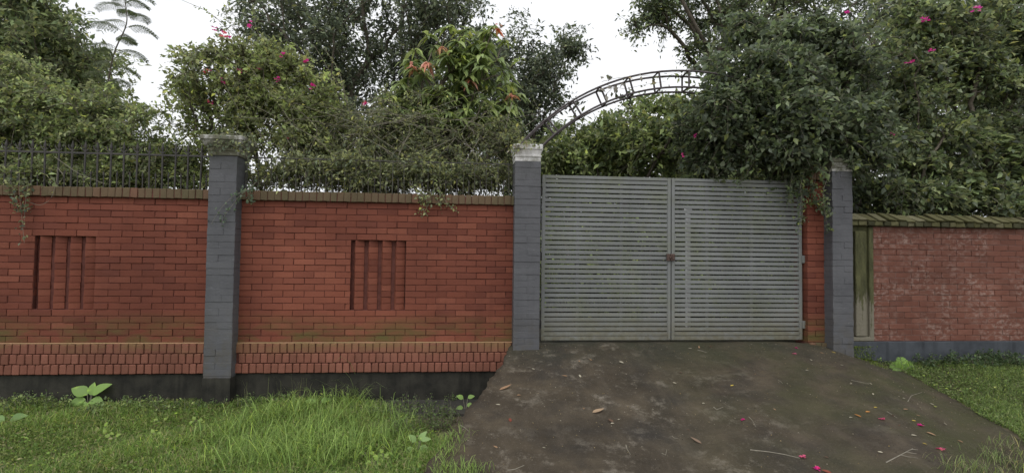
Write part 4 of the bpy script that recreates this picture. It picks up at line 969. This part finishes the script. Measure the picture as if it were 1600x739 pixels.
# ------------------------------------------------------------------ litter on the driveway
SF = lambda a, b: float(surf(a, b))
def normal_at(x, y):
    e = .03; dx = (SF(x+e, y)-SF(x-e, y))/(2*e); dy = (SF(x, y+e)-SF(x, y-e))/(2*e); return Vector((-dx, -dy, 1)).normalized()
def lay(name, label, cat, group, px, py, L, w, col, az, m='dryleaf', curl=.10):
    p = WH(px, py, SF); VV, FF = ovate(L, w, -curl, .18); VV = [(x, y-L/2, z+.004) for x, y, z in VV]
    o = obj(name, npmesh(name, VV, FF, True, np.tile([np.array(col)*1.35], (len(VV), 1))), M[m], None, (float(p[0]), float(p[1]), SF(p[0], p[1])+.001))
    q = Vector((0, 0, 1)).rotation_difference(normal_at(p[0], p[1])); o.rotation_euler = (q.to_matrix() @ Matrix.Rotation(az, 3, 'Z')).to_euler()
    return tag(o, label, cat, group)
COLS = {'tan': (.34, .22, .13), 'pale': (.36, .33, .25), 'yellow': (.50, .38, .08), 'brown': (.10, .065, .045), 'orange': (.40, .19, .06), 'red': (.30, .09, .06), 'green': (.32, .36, .10)}
TXT = {'tan': 'dry tan leaf lying on the driveway', 'pale': 'small pale bleached leaf lying on the driveway', 'yellow': 'small yellow fallen leaf on the driveway', 'brown': 'dark brown withered leaf on the driveway', 'orange': 'orange-brown fallen leaf on the driveway', 'red': 'curled reddish fallen leaf on the driveway', 'green': 'yellow-green fallen leaf on the driveway'}
LV = [(971, 567, 'pale', .10), (905, 565, 'tan', .06), (923, 563, 'tan', .06), (882, 588, 'tan', .08), (906, 588, 'pale', .07), (912, 639, 'tan', .05), (954, 658, 'brown', .09), (957, 662, 'pale', .045), (1054, 599, 'pale', .06), (1064, 583, 'brown', .05), (1144, 603, 'yellow', .06), (1099, 631, 'pale', .05), (967, 656, 'pale', .035), (1302, 551, 'yellow', .07), (1267, 563, 'pale', .05), (1315, 571, 'pale', .05), (1261, 579, 'pale', .05), (1360, 600, 'pale', .045), (1364, 616, 'pale', .05), (1411, 613, 'pale', .06), (1412, 623, 'pale', .06), (1456, 632, 'pale', .06), (1461, 636, 'green', .07), (1356, 644, 'orange', .06), (1368, 637, 'yellow', .05), (1340, 650, 'orange', .085), (1329, 653, 'pale', .06), (1428, 658, 'yellow', .05), (1435, 650, 'tan', .05), (1477, 663, 'pale', .06), (1428, 681, 'pale', .06), (1455, 679, 'tan', .10), (1445, 694, 'yellow', .05), (1291, 715, 'brown', .05), (1375, 707, 'pale', .06), (1415, 640, 'tan', .07), (811, 618, 'tan', .06), (778, 633, 'pale', .06), (797, 657, 'red', .08), (833, 577, 'pale', .055), (774, 699, 'tan', .055), (1291, 738, 'red', .10), (1395, 650, 'brown', .05), (1284, 552, 'tan', .06), (1078, 545, 'pale', .07), (1092, 543, 'tan', .08), (1110, 542, 'brown', .06), (868, 606, 'pale', .04), (1020, 640, 'pale', .03), (1210, 640, 'tan', .04), (1230, 600, 'pale', .035), (1180, 585, 'tan', .04), (850, 700, 'pale', .04), (1075, 672, 'brown', .05), (1330, 600, 'pale', .035), (1500, 690, 'tan', .06), (1405, 665, 'brown', .05)]
for px, py, c, L in LV:
    k = random.uniform(.5, .95); lay('fallen_leaf', TXT[c], 'leaf', c+' leaves on the driveway', px, py, L*.75, L*random.uniform(.25, .42), tuple(v*k for v in COLS[c]), random.uniform(0, 6.28))
lay('fallen_leaf', 'large curled tan leaf below the white-capped pillar', 'leaf', None, 790, 607, .14, .04, (.24, .15, .09), -1.15, curl=.2)
lay('fallen_leaf', 'broad crinkled tan leaf in the middle of the driveway', 'leaf', None, 935, 643, .13, .05, (.28, .20, .13), -1.25, curl=.15)
lay('fallen_leaf', 'long narrow brown leaf low on the driveway', 'leaf', None, 1087, 689, .11, .032, (.17, .12, .085), .6, curl=.12)
pl_ = lay('fallen_leaf', 'pale leaf resting on the ledge above the dark plinth', 'leaf', None, 723, 640, .07, .04, COLS['pale'], 1.3)
pl_.location = (float(W(723, 583, -.05)[0]), -.026, .004); pl_.rotation_euler = (.2, 0, 1.4)
for i, (px, py, s, c) in enumerate([(1160, 656, .06, 0), (1377, 655, .07, 1), (1438, 665, .075, 0), (1469, 702, .08, 1), (1255, 714, .08, 1), (1276, 733, .085, 0), (1244, 544, .06, 0), (1241, 553, .05, 1)]):
    p = WH(px, py, SF); PP = np.zeros((9, 3)); D = rng.normal(0, 1, (9, 3)); D[:, 2] = np.abs(D[:, 2])*.35; PP[:, :2] = rng.normal(0, .006, (9, 2)); PP[:, 2] = .003
    nn = rng.normal(0, .3, (9, 3)); nn[:, 2] += 1
    V, F, col = leaf_arrays(PP, D, nn, s*.42*rng.uniform(.8, 1.2, 9), .8, pick([PINK[0]] if c == 0 else [(.45, .10, .17)], 9, .15))
    tag(obj('fallen_blossom', npmesh('fallen_blossom', V, F, False, col), M['petal'], None, (float(p[0]), float(p[1]), SF(p[0], p[1]))),
        'bright magenta fallen blossom on the driveway' if c == 0 else 'faded pink fallen blossom on the driveway', 'blossom', 'magenta blossoms' if c == 0 else 'faded blossoms')
gn = 5200; gq = np.stack([rng.uniform(-.6, 6.2, gn), rng.uniform(-2.9, -.02, gn)], -1)
el_, er_ = edge_x(Lpts, gq[:, 1]), edge_x(Rpts, gq[:, 1]); tt_ = (gq[:, 0]-el_)/(er_-el_)
keep = (tt_ > .005) & (tt_ < .99) & (rng.random(gn) < .30+.7*(np.exp(-tt_*14)+np.exp(-(1-tt_)*9)+np.exp(gq[:, 1]*6)))
gq = gq[keep]; gs = rng.uniform(.0025, .008, len(gq)); gc = np.concatenate([gq, surf(gq[:, 0], gq[:, 1])[:, None]], 1)
oct_ = np.array([(1, 0, 0), (-.8, .3, 0), (0, 1.2, 0), (.1, -.9, 0), (0, 0, .7), (0, 0, -.5)]); fo_ = np.array([(0, 2, 4), (2, 1, 4), (1, 3, 4), (3, 0, 4), (2, 0, 5), (1, 2, 5), (3, 1, 5), (0, 3, 5)])
an_ = rng.random(len(gq))*6.28; rx_ = oct_[None, :, 0]*np.cos(an_)[:, None]-oct_[None, :, 1]*np.sin(an_)[:, None]; ry_ = oct_[None, :, 0]*np.sin(an_)[:, None]+oct_[None, :, 1]*np.cos(an_)[:, None]
gv = gc[:, None]+gs[:, None, None]*np.stack([rx_, ry_, np.repeat(oct_[None, :, 2], len(gq), 0)], -1)
gcol = np.repeat(pick([(.05, .04, .03), (.10, .085, .06), (.16, .14, .11), (.03, .025, .02), (.13, .10, .05)], len(gq), .25), 6, 0)
tag(obj('grit', npmesh('grit', gv.reshape(-1, 3), (np.arange(len(gq))[:, None, None]*6+fo_[None]).reshape(-1, 3), False, gcol), M['dryleaf'], kind='stuff'), 'grit and crumbs of leaf litter strewn over the driveway', 'grit')
TW = [([(1384, 723), (1405, 712), (1426, 701)], .006, 'forked grey twig near the dry grass on the driveway'), ([(1172, 703), (1200, 706), (1225, 710), (1250, 716)], .006, 'long curved twig low on the driveway beside a pink blossom'), ([(978, 695), (980, 702), (985, 710)], .004, None), ([(793, 735), (805, 733), (819, 727)], .005, None), ([(719, 664), (726, 668), (733, 674)], .004, None), ([(1115, 636), (1120, 640), (1130, 636)], .005, None), ([(1170, 651), (1176, 657), (1181, 667)], .003, None), ([(1418, 628), (1424, 618), (1440, 613)], .004, None), ([(1386, 643), (1394, 648), (1402, 653)], .004, None), ([(1050, 681), (1053, 684), (1060, 685)], .004, None), ([(1034, 708), (1040, 711), (1042, 702)], .004, None), ([(1216, 594), (1220, 596), (1223, 599)], .003, None), ([(1330, 594), (1345, 597), (1358, 600)], .003, None), ([(1090, 547), (1096, 548), (1105, 551)], .004, None)]
for pts, r_, lab in TW:
    P = np.array([WH(x, y, SF) for x, y in pts]); P[:, 2] += r_*.6; lines = [(P, np.linspace(r_, r_*.5, len(P)))]
    if lab and 'forked' in lab:
        for a in ([(1407, 711), (1420, 714), (1434, 716)], [(1415, 706), (1424, 708), (1432, 709)], [(1424, 702), (1434, 703)]):
            Q = np.array([WH(x, y, SF) for x, y in a]); Q[:, 2] += .004; lines.append((Q, np.linspace(.004, .002, len(Q))))
    c0 = P.mean(0); o = obj('twig', tube_mesh('twig', [(q-c0, r) for q, r in lines], 5), M['twig'], None, tuple(float(v) for v in c0))
    tag(o, lab or 'short dry twig lying on the driveway', 'twig', None if lab else 'short twigs on the driveway')
print('OBJECTS', len(bpy.data.objects), 'TRIS', sum(len(o.data.loops)-2*len(o.data.polygons) for o in bpy.data.objects if o.type == 'MESH'))
